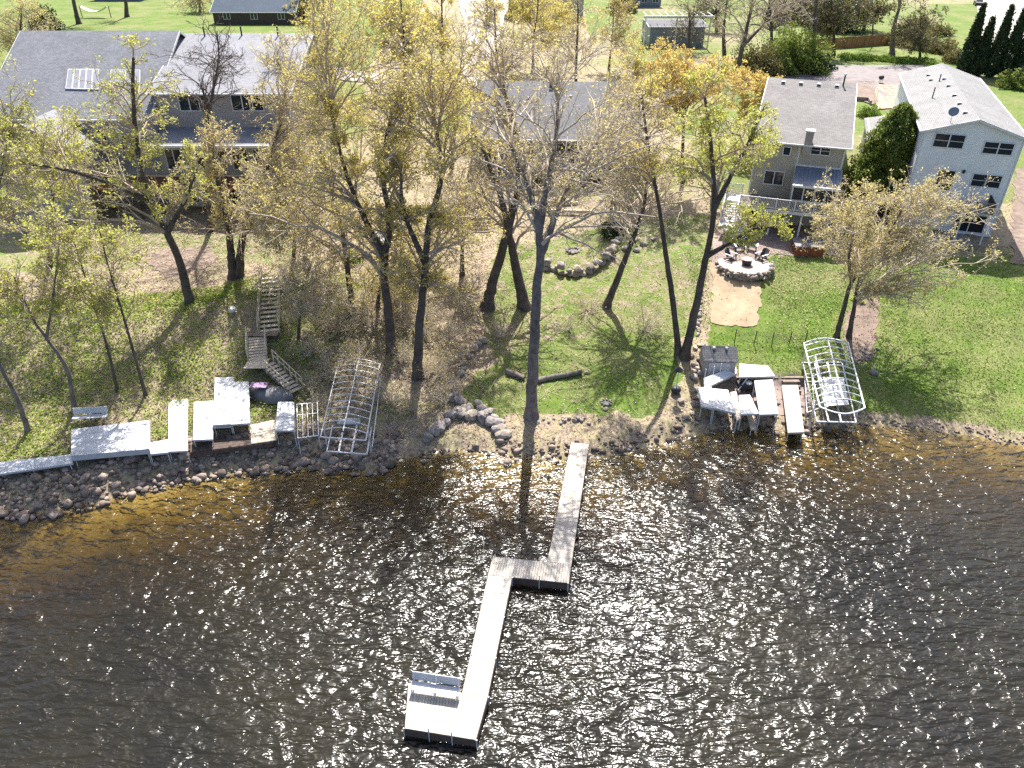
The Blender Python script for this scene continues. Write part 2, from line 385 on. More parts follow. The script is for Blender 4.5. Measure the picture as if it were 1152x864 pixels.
mk = N(nt, 'ShaderNodeMath', operation='ADD'); L(nt, al.outputs['Fac'], mk.inputs[0])
mm = N(nt, 'ShaderNodeMath', operation='MULTIPLY_ADD'); L(nt, n_mid, mm.inputs[0]); mm.inputs[1].default_value = 1.1; mm.inputs[2].default_value = -.55
L(nt, mm.outputs[0], mk.inputs[1])
land = mixc(nt, ramp(nt, mk.outputs[0], [(.36, (0,)*3), (.62, (1,)*3)]), lit, gr)
bedc = ramp(nt, noise(nt, .55, 6, .7), [(.3, (.10, .07, .03)), (.5, (.30, .21, .07)), (.7, (.42, .31, .12))])
bedc = mixc(nt, 1.0, bedc, ramp(nt, n_fine, [(.3, (.55,)*3), (.7, (1.2,)*3)]), 'MULTIPLY')
L(nt, mixc(nt, ramp(nt, ad.outputs['Fac'], [(.46, (1,)*3), (.5, (0,)*3)]), land, bedc), b.inputs['Base Color'])
b.inputs['Roughness'].default_value = .95; b.inputs['Specular IOR Level'].default_value = .15
bump(nt, b, n_vf, .6, .05)
go = struct(npmesh('ground', np.stack([X1, Y1, ZZ], 1), [(Fg)], m, smooth=True))
a = go.data.attributes.new('lawn', 'FLOAT', 'POINT'); a.data.foreach_set('value', lawn.astype(np.float32))
a = go.data.attributes.new('sdist', 'FLOAT', 'POINT'); a.data.foreach_set('value', np.clip(sdist*.1+.5, 0, 1).astype(np.float32))

# ---- lake
wx = axis([(-500, -60, 40), (-60, 60, 1.0), (60, 500, 40)]); wy = axis([(-200, 0, 40), (0, 50, .5)])
WX, WY = np.meshgrid(wx, wy); WX = WX.ravel(); WY = WY.ravel(); dep = np.clip(-hgt(WX, WY), 0, 10)
ii = (np.arange(len(wy)-1)[:, None]*len(wx)+np.arange(len(wx)-1)[None, :]).ravel()
Fw = np.stack([ii, ii+1, ii+len(wx)+1, ii+len(wx)], 1)
Fw = Fw[hgt(WX, WY)[Fw].min(1) < .35]
m, nt, b = newmat('lake_water')
d_ = N(nt, 'ShaderNodeAttribute', attribute_name='depth')
def ex(k):
    q = N(nt, 'ShaderNodeMath', operation='MULTIPLY'); q.inputs[1].default_value = -k; L(nt, d_.outputs['Fac'], q.inputs[0])
    e = N(nt, 'ShaderNodeMath', operation='EXPONENT'); L(nt, q.outputs[0], e.inputs[0]); return e.outputs[0]
cc = N(nt, 'ShaderNodeCombineColor'); L(nt, ex(.62), cc.inputs[0]); L(nt, ex(.78), cc.inputs[1]); L(nt, ex(1.9), cc.inputs[2])
tr = N(nt, 'ShaderNodeBsdfTransparent'); L(nt, cc.outputs[0], tr.inputs[0])
df = N(nt, 'ShaderNodeBsdfDiffuse')
L(nt, ramp(nt, noise(nt, .12, 5, .6), [(.35, (.0105, .0103, .0085)), (.65, (.022, .0195, .0115))]), df.inputs[0])
mx = N(nt, 'ShaderNodeMixShader'); L(nt, ex(.6), mx.inputs[0]); L(nt, df.outputs[0], mx.inputs[1]); L(nt, tr.outputs[0], mx.inputs[2])
wv1 = N(nt, 'ShaderNodeTexNoise'); L(nt, mapping(nt, (.62, 1.5, 1), (0, 0, R(-14))), wv1.inputs['Vector']); wv1.inputs['Scale'].default_value = 1.0; wv1.inputs['Detail'].default_value = 2; wv1.inputs['Distortion'].default_value = .6
wv2 = N(nt, 'ShaderNodeTexNoise'); L(nt, mapping(nt, (1.7, 3.2, 1), (0, 0, R(12))), wv2.inputs['Vector']); wv2.inputs['Scale'].default_value = 1.0; wv2.inputs['Detail'].default_value = 2.3; wv2.inputs['Distortion'].default_value = .5
gust = ramp(nt, noise(nt, .07, 3), [(.35, (.7,)*3), (.65, (1.2,)*3)])
h1 = N(nt, 'ShaderNodeMath', operation='MULTIPLY'); L(nt, wv1.outputs[0], h1.inputs[0]); h1.inputs[1].default_value = .30
h2 = N(nt, 'ShaderNodeMath', operation='MULTIPLY_ADD'); L(nt, wv2.outputs[0], h2.inputs[0]); h2.inputs[1].default_value = .135; L(nt, h1.outputs[0], h2.inputs[2])
h3 = N(nt, 'ShaderNodeMath', operation='MULTIPLY'); L(nt, h2.outputs[0], h3.inputs[0]); L(nt, gust, h3.inputs[1])
bp = N(nt, 'ShaderNodeBump'); bp.inputs['Strength'].default_value = 1; bp.inputs['Distance'].default_value = 1.0; L(nt, h3.outputs[0], bp.inputs['Height'])
gl = N(nt, 'ShaderNodeBsdfGlossy'); gl.inputs['Roughness'].default_value = .2; L(nt, bp.outputs[0], gl.inputs['Normal'])
fr = N(nt, 'ShaderNodeFresnel'); fr.inputs[0].default_value = 1.36; L(nt, bp.outputs[0], fr.inputs['Normal'])
m2 = N(nt, 'ShaderNodeMixShader'); L(nt, fr.outputs[0], m2.inputs[0]); L(nt, mx.outputs[0], m2.inputs[1]); L(nt, gl.outputs[0], m2.inputs[2])
L(nt, m2.outputs[0], nt.nodes['Material Output'].inputs[0])
lake = struct(npmesh('lake_water', np.stack([WX, WY, np.zeros(len(WX))], 1), [Fw], m))
a = lake.data.attributes.new('depth', 'FLOAT', 'POINT'); a.data.foreach_set('value', dep.astype(np.float32))

# ---- draped sheets: drives, paths, pads
def drape(name, pp, mt, lift=.03, step=.5, jit=.06, world=None):
    W = world or [tuple(G(a, b)[:2]) for a, b in pp]
    bd = []
    for i in range(len(W)):
        a = Vector(W[i]); c = Vector(W[(i+1) % len(W)]); n = max(1, int((c-a).length/step))
        for k in range(n):
            p = a.lerp(c, k/n); bd.append((p.x+random.uniform(-jit, jit), p.y+random.uniform(-jit, jit)))
    xs = [p[0] for p in bd]; ys = [p[1] for p in bd]
    X, Y = np.meshgrid(np.arange(min(xs), max(xs), step), np.arange(min(ys), max(ys), step)); X = X.ravel(); Y = Y.ravel()
    k = inpoly(X, Y, bd)
    pts = [Vector(p) for p in bd]+[Vector((float(a), float(c))) for a, c in zip(X[k], Y[k])]
    nb = len(bd)
    v, e, f, *_ = geometry.delaunay_2d_cdt(pts, [(i, (i+1) % nb) for i in range(nb)], [], 1, .01)
    z = hgt([p.x for p in v], [p.y for p in v])
    V = [(p.x, p.y, q+lift) for p, q in zip(v, z)]
    me = bpy.data.meshes.new(name); me.from_pydata(V, [], [tuple(q) for q in f]); me.materials.append(mt)
    o = bpy.data.objects.new(name, me); link(o)
    if me.polygons and me.polygons[0].normal.z < 0: me.flip_normals()
    return struct(o)
drape('sand_pad', [(802, 318), (800, 296), (812, 300), (822, 312), (856, 318), (856, 330), (855, 344), (851, 366), (846, 369), (815, 367), (801, 362), (801, 340)], M['sandpad'], .05, .4, .17)
drape('patio', [(845, 262), (930, 262), (926, 288), (866, 286), (858, 296), (842, 310), (822, 306), (800, 300), (802, 275), (818, 235), (835, 225), (845, 240)], M['paver'], .04)
drape('dirt_bed', [(962, 328), (990, 332), (986, 385), (984, 402), (966, 410), (955, 395), (948, 370)], M['mulch'], .04, .5, .2)
drape('side_path', [(935, 200), (958, 200), (955, 245), (947, 290), (930, 286), (937, 262)], M['flag'], .04)
drape('driveway', [(930, 74), (1040, 74), (1045, 100), (1010, 140), (1002, 120), (980, 96), (930, 96), (860, 92), (860, 84)], M['asphalt'], .14, 1.2, .2)
drape('neighbour_driveway', [(1100, -8), (1200, -8), (1200, 74), (1122, 62), (1098, 36)], M['concrete'], .14, 2, .2)
drape('concrete_drive', [(512, -10), (578, -10), (566, 60), (548, 96), (505, 92), (528, 50)], M['concrete'], .14, 2, .2)
drape('left_side_walk', [(340, 112), (364, 112), (366, 158), (345, 170)], M['flag'], .05, 1)
drape('left_path', [(352, 74), (440, 86), (440, 96), (352, 88)], M['concrete'], .14, 1.5, .2)
drape('planting_bed', [(950, 92), (985, 92), (990, 120), (978, 118), (958, 106)], M['mulch'], .14, 1, .2)
drape('wood_chip_yard', [(984, 96), (1010, 96), (1006, 122), (988, 124)], M['chips'], .14, 1, .2)
drape('side_yard_dirt', [(1143, 190), (1166, 190), (1166, 300), (1140, 298), (1138, 262)], M['mulch'], .05, .8, .25)
drape('gravel_patch', [(150, 284), (236, 276), (246, 300), (190, 312)], M['mulch'], .04, .6, .3)
drape('dirt_terrace', [(826, 425), (908, 424), (912, 450), (905, 468), (846, 470), (826, 450)], M['paver'], .03, .5)

# ------------------------------------------------------------------ rocks
def rockmesh(name, seed, mt, sub=2):
    r = np.random.default_rng(seed); bm = bmesh.new(); bmesh.ops.create_icosphere(bm, subdivisions=sub, radius=1)
    d = [(Vector(r.normal(0, 1, 3)).normalized(), r.uniform(.55, .95)) for _ in range(9)]
    for v in bm.verts:
        p = v.co.copy()
        for n, h in d:
            q = p.dot(n)
            if q > h: p -= n*(q-h)*.85
        v.co = p*(1+r.normal(0, .02))
    me = bpy.data.meshes.new(name); bm.to_mesh(me); bm.free(); me.materials.append(mt); return me
ROCKS = [rockmesh('boulder', k, M['rock'] if k % 3 else M['rock_tan']) for k in range(9)]
def rock(p, s, label, group, name='boulder', sz=.75, cat='boulder'):
    o = bpy.data.objects.new(name, random.choice(ROCKS)); link(o)
    o.location = p; o.rotation_euler = (random.uniform(-.3, .3), random.uniform(-.3, .3), random.uniform(0, 6.28))
    o.scale = (s*random.uniform(.85, 1.25), s*random.uniform(.8, 1.05), s*sz*random.uniform(.85, 1.15))
    return tag(o, label, cat, group)
def rockrow(pp, s, label, group, dens=1.0, rows=1, jit=.2, lift=.3):
    W = [G(*p) for p in pp]; 
    for i in range(len(W)-1):
        a, c = W[i], W[i+1]; n = max(1, int((c-a).length/(s*1.75)*dens+.5))
        for k in range(n):
            for q in range(rows):
                p = a.lerp(c, (k+random.uniform(.2, .8))/n); p.x += random.uniform(-jit, jit)*s; p.y += random.uniform(-jit, jit)*s+q*s*.5
                ss = s*random.uniform(.75, 1.25); p.z = H(p.x, p.y)+ss*lift+q*s*.9
                rock(p, ss, label, group)
low = [(180, 410), (210, 382), (240, 357), (266, 332), (287, 302), (312, 292), (325, 272), (345, 292), (352, 265), (378, 268), (394, 300), (425, 246), (437, 270), (447, 312), (470, 296), (487, 332), (500, 315), (520, 337), (512, 374), (540, 367), (546, 392), (300, 212), (332, 232)]
for x, y in low:
    p = G(440+x/4.32, 400+y/4.32); s = random.uniform(.44, .64); p.z += s*.35
    rock(p, s, 'grey boulder in the low arched wall near the waterline left of the tallest trunk', 'boulders of the arched shoreline wall')
rockrow([(518, 423), (519, 412), (526, 405), (531, 396), (541, 386), (548, 380)], .42, 'pale fist-shaped boulder in the short curving row left of the tallest trunk', 'boulders of the short curving row', 1.1, 1, .3)
for q in (0, 1):
    rockrow([(614, 303), (636, 310), (659, 309), (672, 302), (682, 294), (689, 286), (692, 277)], .42, 'large grey boulder in the curved retaining wall below the ring of fire stones', 'boulders of the curved garden wall', 1.0, 1, .15, .35+q*1.1)
for x, y, s in ((695, 272, .5), (712, 270, .45), (724, 276, .4), (716, 283, .35), (703, 281, .38), (735, 270, .3)):
    p = G(x, y); p.z += s*.25; rock(p, s, 'pale flat boulder in the loose heap at the right end of the curved garden wall', 'boulders heaped by the garden wall')
rockrow([(789, 326), (788, 345), (785, 365), (786, 380)], .2, 'small stone edging the sand pad on its left', 'edging stones beside the sand pad', 1.2, 1, .5)
for k in range(34):
    p = G(random.uniform(777, 791), random.uniform(388, 458)); s = random.uniform(.18, .36); p.z += s*.3
    rock(p, s, 'pale rock in the heap along the left side of the grey shed', 'rocks heaped beside the shed')
for x, y, s, lab in ((983, 420, .36, 'lone round boulder on the right lawn beside the arched boat lift'), (766, 452, .34, 'round tan stone set in the ground below the feeder pole'), (779, 466, .26, 'small tan stone at the waterline below the feeder pole'),
                     (660, 420, .2, 'pale stone at the right tip of the fallen log'), (681, 461, .22, 'pale stone just below the small fire ring')):
    p = G(x, y); p.z += s*.35; rock(p, s, lab, None)
for k in range(14):
    p = G(965+random.uniform(0, 22), 392+random.uniform(0, 16)); s = random.uniform(.1, .2); p.z += s*.3
    rock(p, s, 'pale stone edging the dirt bed beside the arched boat lift', 'edging stones of the dirt bed')
for k in range(16):
    p = G(600+random.uniform(0, 75), 474+random.uniform(-5, 6)); s = random.uniform(.12, .24); p.z += s*.3
    rock(p, s, 'small stone scattered on the bank right of the tallest trunk', 'stones on the bank by the tallest trunk')
# riprap: nobody could count it
bv, bf = None, None
def riprap(name, items):
    Vs = []; Fs = []; n0 = 0
    for (p, s) in items:
        me = random.choice(ROCKL); v = me[0].copy(); a = random.uniform(0, 6.28); ca, sa = math.cos(a), math.sin(a)
        v = v*np.array([s*random.uniform(.8, 1.3), s, s*random.uniform(.55, .85)]); v = v@np.array([[ca, sa, 0], [-sa, ca, 0], [0, 0, 1]])
        t = random.uniform(-.4, .4); v = v@np.array([[1, 0, 0], [0, math.cos(t), math.sin(t)], [0, -math.sin(t), math.cos(t)]])
        Vs.append(v+np.array(p)); Fs.append(me[1]+n0); n0 += len(v)
    return stuff(npmesh(name, np.concatenate(Vs), [np.concatenate(Fs)], M['riprap']))
ROCKL = []
for k in range(8):
    me = rockmesh('stone', 50+k, M['riprap'], 1)
    ROCKL.append((np.array([v.co[:] for v in me.vertices]), np.array([p.vertices[:] for p in me.polygons]))); bpy.data.meshes.remove(me)
it = []
for k in range(5200):
    x = random.uniform(-40, 46); s0 = float(shore(x))
    if x < -8: d = random.uniform(-.7, 2.6); s = min(.42, random.lognormvariate(-1.95, .48))
    elif x < 12: d = random.gauss(.35, .5); s = min(.34, random.lognormvariate(-2.3, .5))
    elif x < 26: d = random.gauss(.7, .9); s = min(.36, random.lognormvariate(-2.1, .5))
    else: d = random.gauss(.1, .3); s = random.uniform(.05, .13)
    if x >= -8 and random.random() < (.62 if x < 26 else .8): continue
    if -7.5 < x < -1.2 and d > .25: continue
    it.append(((x, s0+d, H(x, s0+d)+s*.3), s))
riprap('riprap', it)
# ------------------------------------------------------------------ planked slabs from world corners
def lerp(a, b, t): return a+(b-a)*t
def planks(mb, q, n, th, gap=.012, along=0):
    """q = 4 top corners (p0,p1,p2,p3); boards run p0->p1, stacked from edge p0p1 to p3p2"""
    q = [Vector(p) for p in q]
    if along: q = [q[1], q[2], q[3], q[0]]
    Lv = (q[3]-q[0]).length; g = gap/Lv
    for i in range(n):
        t0, t1 = i/n+g/2, (i+1)/n-g/2
        s = [lerp(q[0], q[3], t0), lerp(q[1], q[2], t0), lerp(q[1], q[2], t1), lerp(q[0], q[3], t1)]
        dz = random.uniform(-.004, .004); mb.slab([(p.x, p.y, p.z+dz) for p in s], th)
    return mb
def skirt(mb, q, h, inset=.02, drop=.03, w=.05):
    q = [Vector(p) for p in q]; c = sum(q, Vector())/4
    q = [p+(c-p).normalized()*inset for p in q]
    for i in range(4):
        a, b = q[i], q[(i+1) % 4]
        mb.beam(a-Vector((0, 0, drop+h/2)), b-Vector((0, 0, drop+h/2)), w, h)
    return mb
def offs(q, o): return [Vector(p)-Vector(o) for p in q]

# ---- the main dock, one zigzag run
Z = .62
D = dict(a=Vector((4.1, 40.9, Z)), b=Vector((5.3, 40.7, Z)), c=Vector((3.12, 28.25, Z)), d=Vector((2.02, 29.85, Z)))
org = Vector((1.5, 30, 0))
dock = thing('lake_dock', 'long pale zigzag dock running from the shore out over the sparkling lake', 'dock', org)
e1 = (D['b']-D['a'])
secs = [
 ([D['a'], D['b'], Vector((3.35, 29.62, Z)), Vector((2.02, 29.83, Z))], 78, 0),
 ([Vector((-1.1, 30.2, Z)), Vector((3.35, 29.62, Z)), Vector((3.12, 28.25, Z)), Vector((-1.33, 28.85, Z))], 30, 1),
 ([Vector((-1.33, 28.83, Z)), Vector((0.0, 28.66, Z)), Vector((-1.15, 21.3, Z)), Vector((-2.35, 21.5, Z))], 50, 0),
 ([Vector((-4.95, 21.95, Z)), Vector((-1.15, 21.28, Z)), Vector((-1.62, 19.15, Z)), Vector((-4.85, 19.7, Z))], 26, 1)]
for q, n, al_ in secs:
    planks(MB(), offs(q, org), n, .035, .014, al_).build('deck_section', M['dockwood'], dock)
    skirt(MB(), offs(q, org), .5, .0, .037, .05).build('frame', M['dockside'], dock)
posts = MB
for (x, y) in [(4.15, 40.2), (5.2, 40.0), (3.35, 36.2), (4.55, 36.0), (2.7, 32.6), (3.95, 32.4), (3.08, 28.2), (1.5, 28.42), (0.02, 30.08), (-1.14, 30.24), (0.02, 28.6), (-1.75, 26.2), (-.42, 25.9), (-2.0, 23.6), (-.8, 23.4), (-4.98, 21.9), (-4.9, 19.66), (-3.75, 19.46), (-2.7, 19.28), (-1.58, 19.1), (-1.1, 21.25)]:
    zt = Z+(.42 if (x, y) in [(-3.75, 19.46), (-2.7, 19.28), (-1.14, 30.24), (1.5, 28.42)] else .06)
    MB().tube([(x, y, H(x, y)-.15), (x, y, zt)], .03, 6).off(org).build('dock_post', M['alu_frame'], dock)
# ---- bench pieces (shared maker)
def bench(loc, rz, ln, label, mt):
    t = thing('bench', label, 'bench', loc, rz)
    s = MB()
    for i in range(4): s.box(-ln/2, ln/2, -.22+i*.115, -.22+i*.115+.1, .42, .45)
    s.build('seat', mt, t)
    s = MB()
    for i in range(3):
        z = .52+i*.15; y = .27+i*.035; s.hexa([(-ln/2, y, z), (ln/2, y, z), (ln/2, y+.03, z), (-ln/2, y+.03, z)], [(-ln/2, y+.03, z+.13), (ln/2, y+.03, z+.13), (ln/2, y+.06, z+.13), (-ln/2, y+.06, z+.13)])
    s.build('backrest', mt, t)
    for x in (-ln/2+.1, 0, ln/2-.1):
        s = MB(); s.beam((x, -.18, 0), (x, -.18, .42), .05); s.beam((x, .2, 0), (x, .2, .42), .05); s.beam((x, .24, .38), (x, .37, .95), .05); s.beam((x, -.2, .395), (x, .24, .395), .04)
        s.build('leg', M['alu_frame'], t)
    return t
bench((-3.62, 21.42, Z), R(-9.3), 2.35, 'pale slatted bench on the far end platform of the zigzag dock', M['alu'])

# ---- stored dock sections and shore gear. q pixel corners at height z above water
def panel(name, label, px, z, th=.09, n=0, along=0, mt='alu', legs=True, group=None, zs=None, cat='dock section', side='alu', posts=None, stack=0, leg_down=None):
    q = [at_z(x, y, (zs[i] if zs else z)) for i, (x, y) in enumerate(px)]
    c = sum(q, Vector())/4; g = H(c.x, c.y); o = Vector((c.x, c.y, g))
    t = thing(name, label, cat, o, 0, group)
    ql = offs(q, o)
    n = n or max(3, int((ql[3]-ql[0]).length/.3))
    planks(MB(), ql, n, .035, .012, along).build('deck_boards', M[mt], t)
    skirt(MB(), ql, th, .015, .036, .05).build('side_frame', M[side], t)
    for k in range(stack):
        q2 = [p-Vector((0, 0, .17*(k+1))) for p in ql]
        planks(MB(), q2, n, .035, .012, along).build('deck_boards', M[mt], t); skirt(MB(), q2, th, .015, .036, .05).build('side_frame', M[side], t)
    if legs:
        for p in ql:
            p = p+(Vector((0, 0, p.z))-p)*.06
            w = p+o; zb = H(w.x, w.y)-o.z-.05
            if p.z-.06 > zb+.02: MB().tube([(p.x, p.y, zb), (p.x, p.y, p.z-.04)], .03, 6).build('leg', M['alu_frame'], t)
    for p in posts or []:
        a = lerp(lerp(ql[0], ql[1], p[0]), lerp(ql[3], ql[2], p[0]), p[1]); MB().tube([a+Vector((0, 0, -.3)), a+Vector((0, 0, p[2]))], .025, 6).build('bracket_post', M['alu_frame'], t)
    return t
panel('dock_section', 'long narrow grey dock section lying on the bank at the left edge', [(-40, 524), (80, 511), (82, 521), (-40, 539)], 1.75, posts=[(.62, .95, .35), (.72, 0, .3)], along=1, n=14)
panel('dock_section', 'wide grey dock platform propped on the bank in front of a slatted bench', [(80, 483), (167.5, 472.5), (167.5, 505), (80, 513)], 2.15, .36, n=8, posts=[(.01, .99, .2), (.2, .99, .2), (.42, .99, .2), (.63, .99, .2), (.83, .99, .2), (.98, .99, .2)])
panel('dock_section', 'short white dock panel butting against the wide platform', [(168, 498), (189, 494), (189, 509), (168, 511)], 1.72, n=5)
panel('dock_section', 'upright white dock panel forming the long arm of an L on the bank', [(189.5, 450), (211, 449), (210.5, 507), (189.5, 508)], 1.74, n=12)
panel('dock_section', 'white dock panel on tall legs left of the broad double dock panels', [(218.5, 452), (240, 450.5), (239, 494), (217, 495)], 2.05, n=10)
panel('dock_section', 'broad white dock panel on legs reaching nearest the bank stairs', [(242, 424.5), (263, 424), (259.5, 477), (239.5, 478)], 2.35, n=10, stack=1)
panel('dock_section', 'broad white dock panel on legs with grey streaks beside the tarp cover', [(261, 429.5), (279.5, 429), (281, 476), (260, 477.5)], 2.3, n=10)
panel('dock_section', 'small white dock panel on tall legs left of a lattice frame', [(313, 452), (330.5, 452), (331, 484), (309.5, 484.5)], 2.1, n=8)
p = at_z(103, 478, 1.6); bench((p.x-.15, p.y+.35, H(p.x, p.y+.35)+.12), R(6), 2.3, 'pale slatted bench standing on the bank behind the wide grey platform', M['alu'])
# timber walkway along the bank
q = [G(216, 500, .25), G(360, 482, .25), G(361, 492, .25), G(216, 506, .25)]; zt = max(p.z for p in q)
q = [at_z(x, y, zt) for x, y in ((214, 499), (306, 486), (307, 497), (214, 509))]; o = Vector((sum(p.x for p in q)/4, sum(p.y for p in q)/4, 0)); o.z = H(o.x, o.y)
t = thing('timber_walkway', 'dark old timber walkway under the stored dock panels', 'walkway', o)
planks(MB(), offs(q, o), 4, .05, .02).build('boards', M['darkwood'], t); skirt(MB(), offs(q, o), .3, .03, .05, .08).build('edge_beam', M['darkwood'], t)
q = [at_z(x, y, zt+.05) for x, y in ((281, 478), (309, 472), (311, 495), (283, 499))]; o = sum(q, Vector())/4; o.z = H(o.x, o.y)
t = thing('wooden_platform', 'low weathered board platform between the double panels and the small panel', 'platform', o)
planks(MB(), offs(q, o), 7, .05, .015).build('boards', M['tread'], t); skirt(MB(), offs(q, o), .22, .03, .05, .08).build('edge_beam', M['darkwood'], t)
# lattice frame (ladder like)
def lattice(label, px, z, nx_, ny_, mt, r=.03, name='lattice_frame', tilt=None):
    q = [at_z(x, y, z if not tilt else tilt[i]) for i, (x, y) in enumerate(px)]; o = sum(q, Vector())/4; o.z = H(o.x, o.y); q = offs(q, o)
    t = thing(name, label, 'metal frame', o)
    s = MB()
    for i in range(4): s.beam(q[i], q[(i+1) % 4], r*2)
    s.build('outer_frame', M[mt], t)
    for i in range(1, nx_): MB().beam(lerp(q[0], q[1], i/nx_), lerp(q[3], q[2], i/nx_), r*1.5).build('long_bar', M[mt], t)
    for i in range(1, ny_): MB().beam(lerp(q[0], q[3], i/ny_)+Vector((0, 0, .01)), lerp(q[1], q[2], i/ny_)+Vector((0, 0, .01)), r*1.4).build('cross_bar', M[mt], t)
    for p in q:
        w_ = p+o; MB().tube([(p.x, p.y, H(w_.x, w_.y)-o.z-.05), p], r, 6).build('leg', M[mt], t)
    return t
lattice('rusty pale lattice frame between the small panel and the left boat lift', [(334, 455), (357, 453), (358.5, 490), (335, 493)], 1.75, 4, 3, 'alu_frame')
lattice('dull metal grid leaning on the rocks left of the arched boat lift', [(905, 421), (921, 420), (925, 458), (908, 464)], 1.2, 2, 9, 'alu_frame', .022)
# boat lift canopies
def lift(label, TL, TR, BR, BL, z, ribs, bow, endbow, r, base_off=None):
    q = [at_z(*p, z) for p in (TL, TR, BR, BL)]; o = sum(q, Vector())/4; o.z = H(o.x, o.y); q = offs(q, o)
    t = thing('boat_lift', label, 'boat lift', o)
    U = (q[1]-q[0]).normalized(); V = (q[0]-q[3]).normalized()
    MB().tube([q[0], q[3]], r, 8).build('side_rail', M['alu_frame'], t); MB().tube([q[1], q[2]], r, 8).build('side_rail', M['alu_frame'], t)
    for a, c, sg in ((q[0], q[1], 1), (q[3], q[2], -1)):
        pts = [lerp(a, c, k/10)+V*sg*endbow*math.sin(math.pi*k/10) for k in range(11)]
        MB().tube(pts, r, 8).build('end_bow', M['alu_frame'], t)
    def arch(f): return [lerp(lerp(q[0], q[3], f), lerp(q[1], q[2], f), k/10)+Vector((0, 0, bow*math.sin(math.pi*k/10))) for k in range(11)]
    for i in range(ribs):
        f = (i+.5 if endbow else i+.02)/ribs
        MB().tube(arch(min(f, .995)), r*.72, 6).build('roof_rib', M['alu_frame'], t)
    MB().tube([arch(0.04)[5]+Vector((0, 0, .03)), arch(.96)[5]+Vector((0, 0, .03))], r, 6).build('ridge_pole', M['alu_frame'], t)
    # lower cradle
    zb = z-1.55
    lo = [lerp(q[i], (q[0]+q[1]+q[2]+q[3])/4, .1)+Vector((0, 0, -1.55)) for i in range(4)]
    s = MB()
    for i in range(4): s.beam(lo[i], lo[(i+1) % 4], .08)
    s.build('cradle_frame', M['alu_frame'], t)
    for f in (.3, .62): MB().beam(lerp(lo[0], lo[1], f)+Vector((0, 0, .05)), lerp(lo[3], lo[2], f)+Vector((0, 0, .05)), .12, .06).build('bunk_rail', M['alu_frame'], t)
    for i, f in ((0, .1), (1, .1), (2, .1), (3, .1)):
        a = lerp(q[i], q[3-i], .14); w_ = a+o; MB().tube([(a.x, a.y, H(w_.x, w_.y)-o.z-.1), a], .045, 6).build('corner_post', M['alu_frame'], t)
    return t, o, q, lo
t, o, q, lo = lift('flat ribbed boat lift canopy frame on the left bank with its cover off', (381, 406), (427.5, 409.5), (411.5, 495.5), (360.5, 491.5), 2.6, 12, .32, 0, .042)
c = lerp(lerp(lo[0], lo[1], .45), lerp(lo[3], lo[2], .45), .6)
MB().box(c.x-.9, c.x+.7, c.y-.35, c.y+.35, c.z+.06, c.z+.16).build('lift_tray', M['alu'], t)
MB().tube([lerp(q[1], q[0], -.05)+Vector((0, -.6, -.5)), lerp(q[2], q[3], -.12)+Vector((0, 0, -.5))], .035, 6).build('side_rail', M['alu_frame'], t)
t, o, q, lo = lift('white arched boat lift canopy frame with rounded ends by the right lawn', (904.5, 386), (954, 385.5), (973, 459), (922.5, 458), 2.9, 10, .42, .75, .06)
w4 = [at_z(x, y, 1.9) for x, y in ((925.5, 424), (949, 424.5), (955, 455), (931, 456.5))]
planks(MB(), offs(w4, o), 6, .04, .012).build('white_tray', M['white'], t)
MB().tube([offs([at_z(917, 400, 2.2)], o)[0], offs([at_z(931, 458, 2.2)], o)[0]], .07, 6).build('bunk_rail', M['alu_frame'], t)
# right hand shore gear
panel('dock_section', 'white dock panel lying on the grass edge above the timber wall', [(832, 409), (864, 411.5), (872, 423), (832, 424)], 1.75, n=4, mt='white')
panel('dock_section', 'large white two piece dock panel nearest the shed and the rocks', [(785, 436), (800, 434.5), (802.5, 459.5), (789, 457)], 1.6, n=5, mt='alu')
panel('dock_section', 'skewed white dock panel overlapping the two piece panel below the shed', [(799, 436.5), (819, 438.5), (828, 465), (803, 459)], 1.62, n=5, mt='alu')
panel('dock_section', 'narrow white dock panel between the skewed panel and the tall sloping panel', [(831.5, 444.5), (843.5, 444), (854, 465.5), (833.5, 466)], 1.45, n=5, mt='white')
panel('dock_section', 'tall white dock panel with a blue grey upper end', [(849, 428), (869, 427), (875.5, 465.5), (855, 466)], 1.75, n=8, mt='white')
panel('plank_ramp', 'long pale board ramp reaching from the paver terrace into the shallows', [(880, 433), (897.5, 432), (904.5, 486), (887, 486.5)], .95, .12, n=16, mt='dockwood', cat='ramp', side='dockwood')
panel('plank', 'narrow brown weathered plank tilted between two white panels', [(822, 441), (828, 440), (834, 470), (829, 473)], 1.2, .06, n=1, mt='tread', cat='plank', side='tread')
panel('support_stand', 'pale timber stand reaching into the shallows below the narrow white panel', [(841, 467), (847, 467), (851, 482), (845, 483)], .55, .08, n=1, mt='tread', cat='stand', side='tread')
q = [at_z(x, y, z_) for x, y, z_ in ((792, 425, 1.75), (828, 412, 1.75), (829, 420, 1.45), (793, 437, 1.45))]
o = sum(q, Vector())/4; o.z = H(o.x, o.y)
t = thing('dock_section', 'white dock panel leaning against the front of the grey shed with upright pipes', 'dock section', o)
planks(MB(), offs(q, o), 3, .05, .01).build('deck_boards', M['white'], t); skirt(MB(), offs(q, o), .08, .015, .05, .05).build('side_frame', M['alu'], t)
for f in (.28, .5, .02): 
    a = offs([lerp(q[0], q[1], f)], o)[0]; MB().tube([a-Vector((0, 0, .6)), a+Vector((0, 0, .75))], .03, 6).build('bracket_post', M['alu_frame'], t)
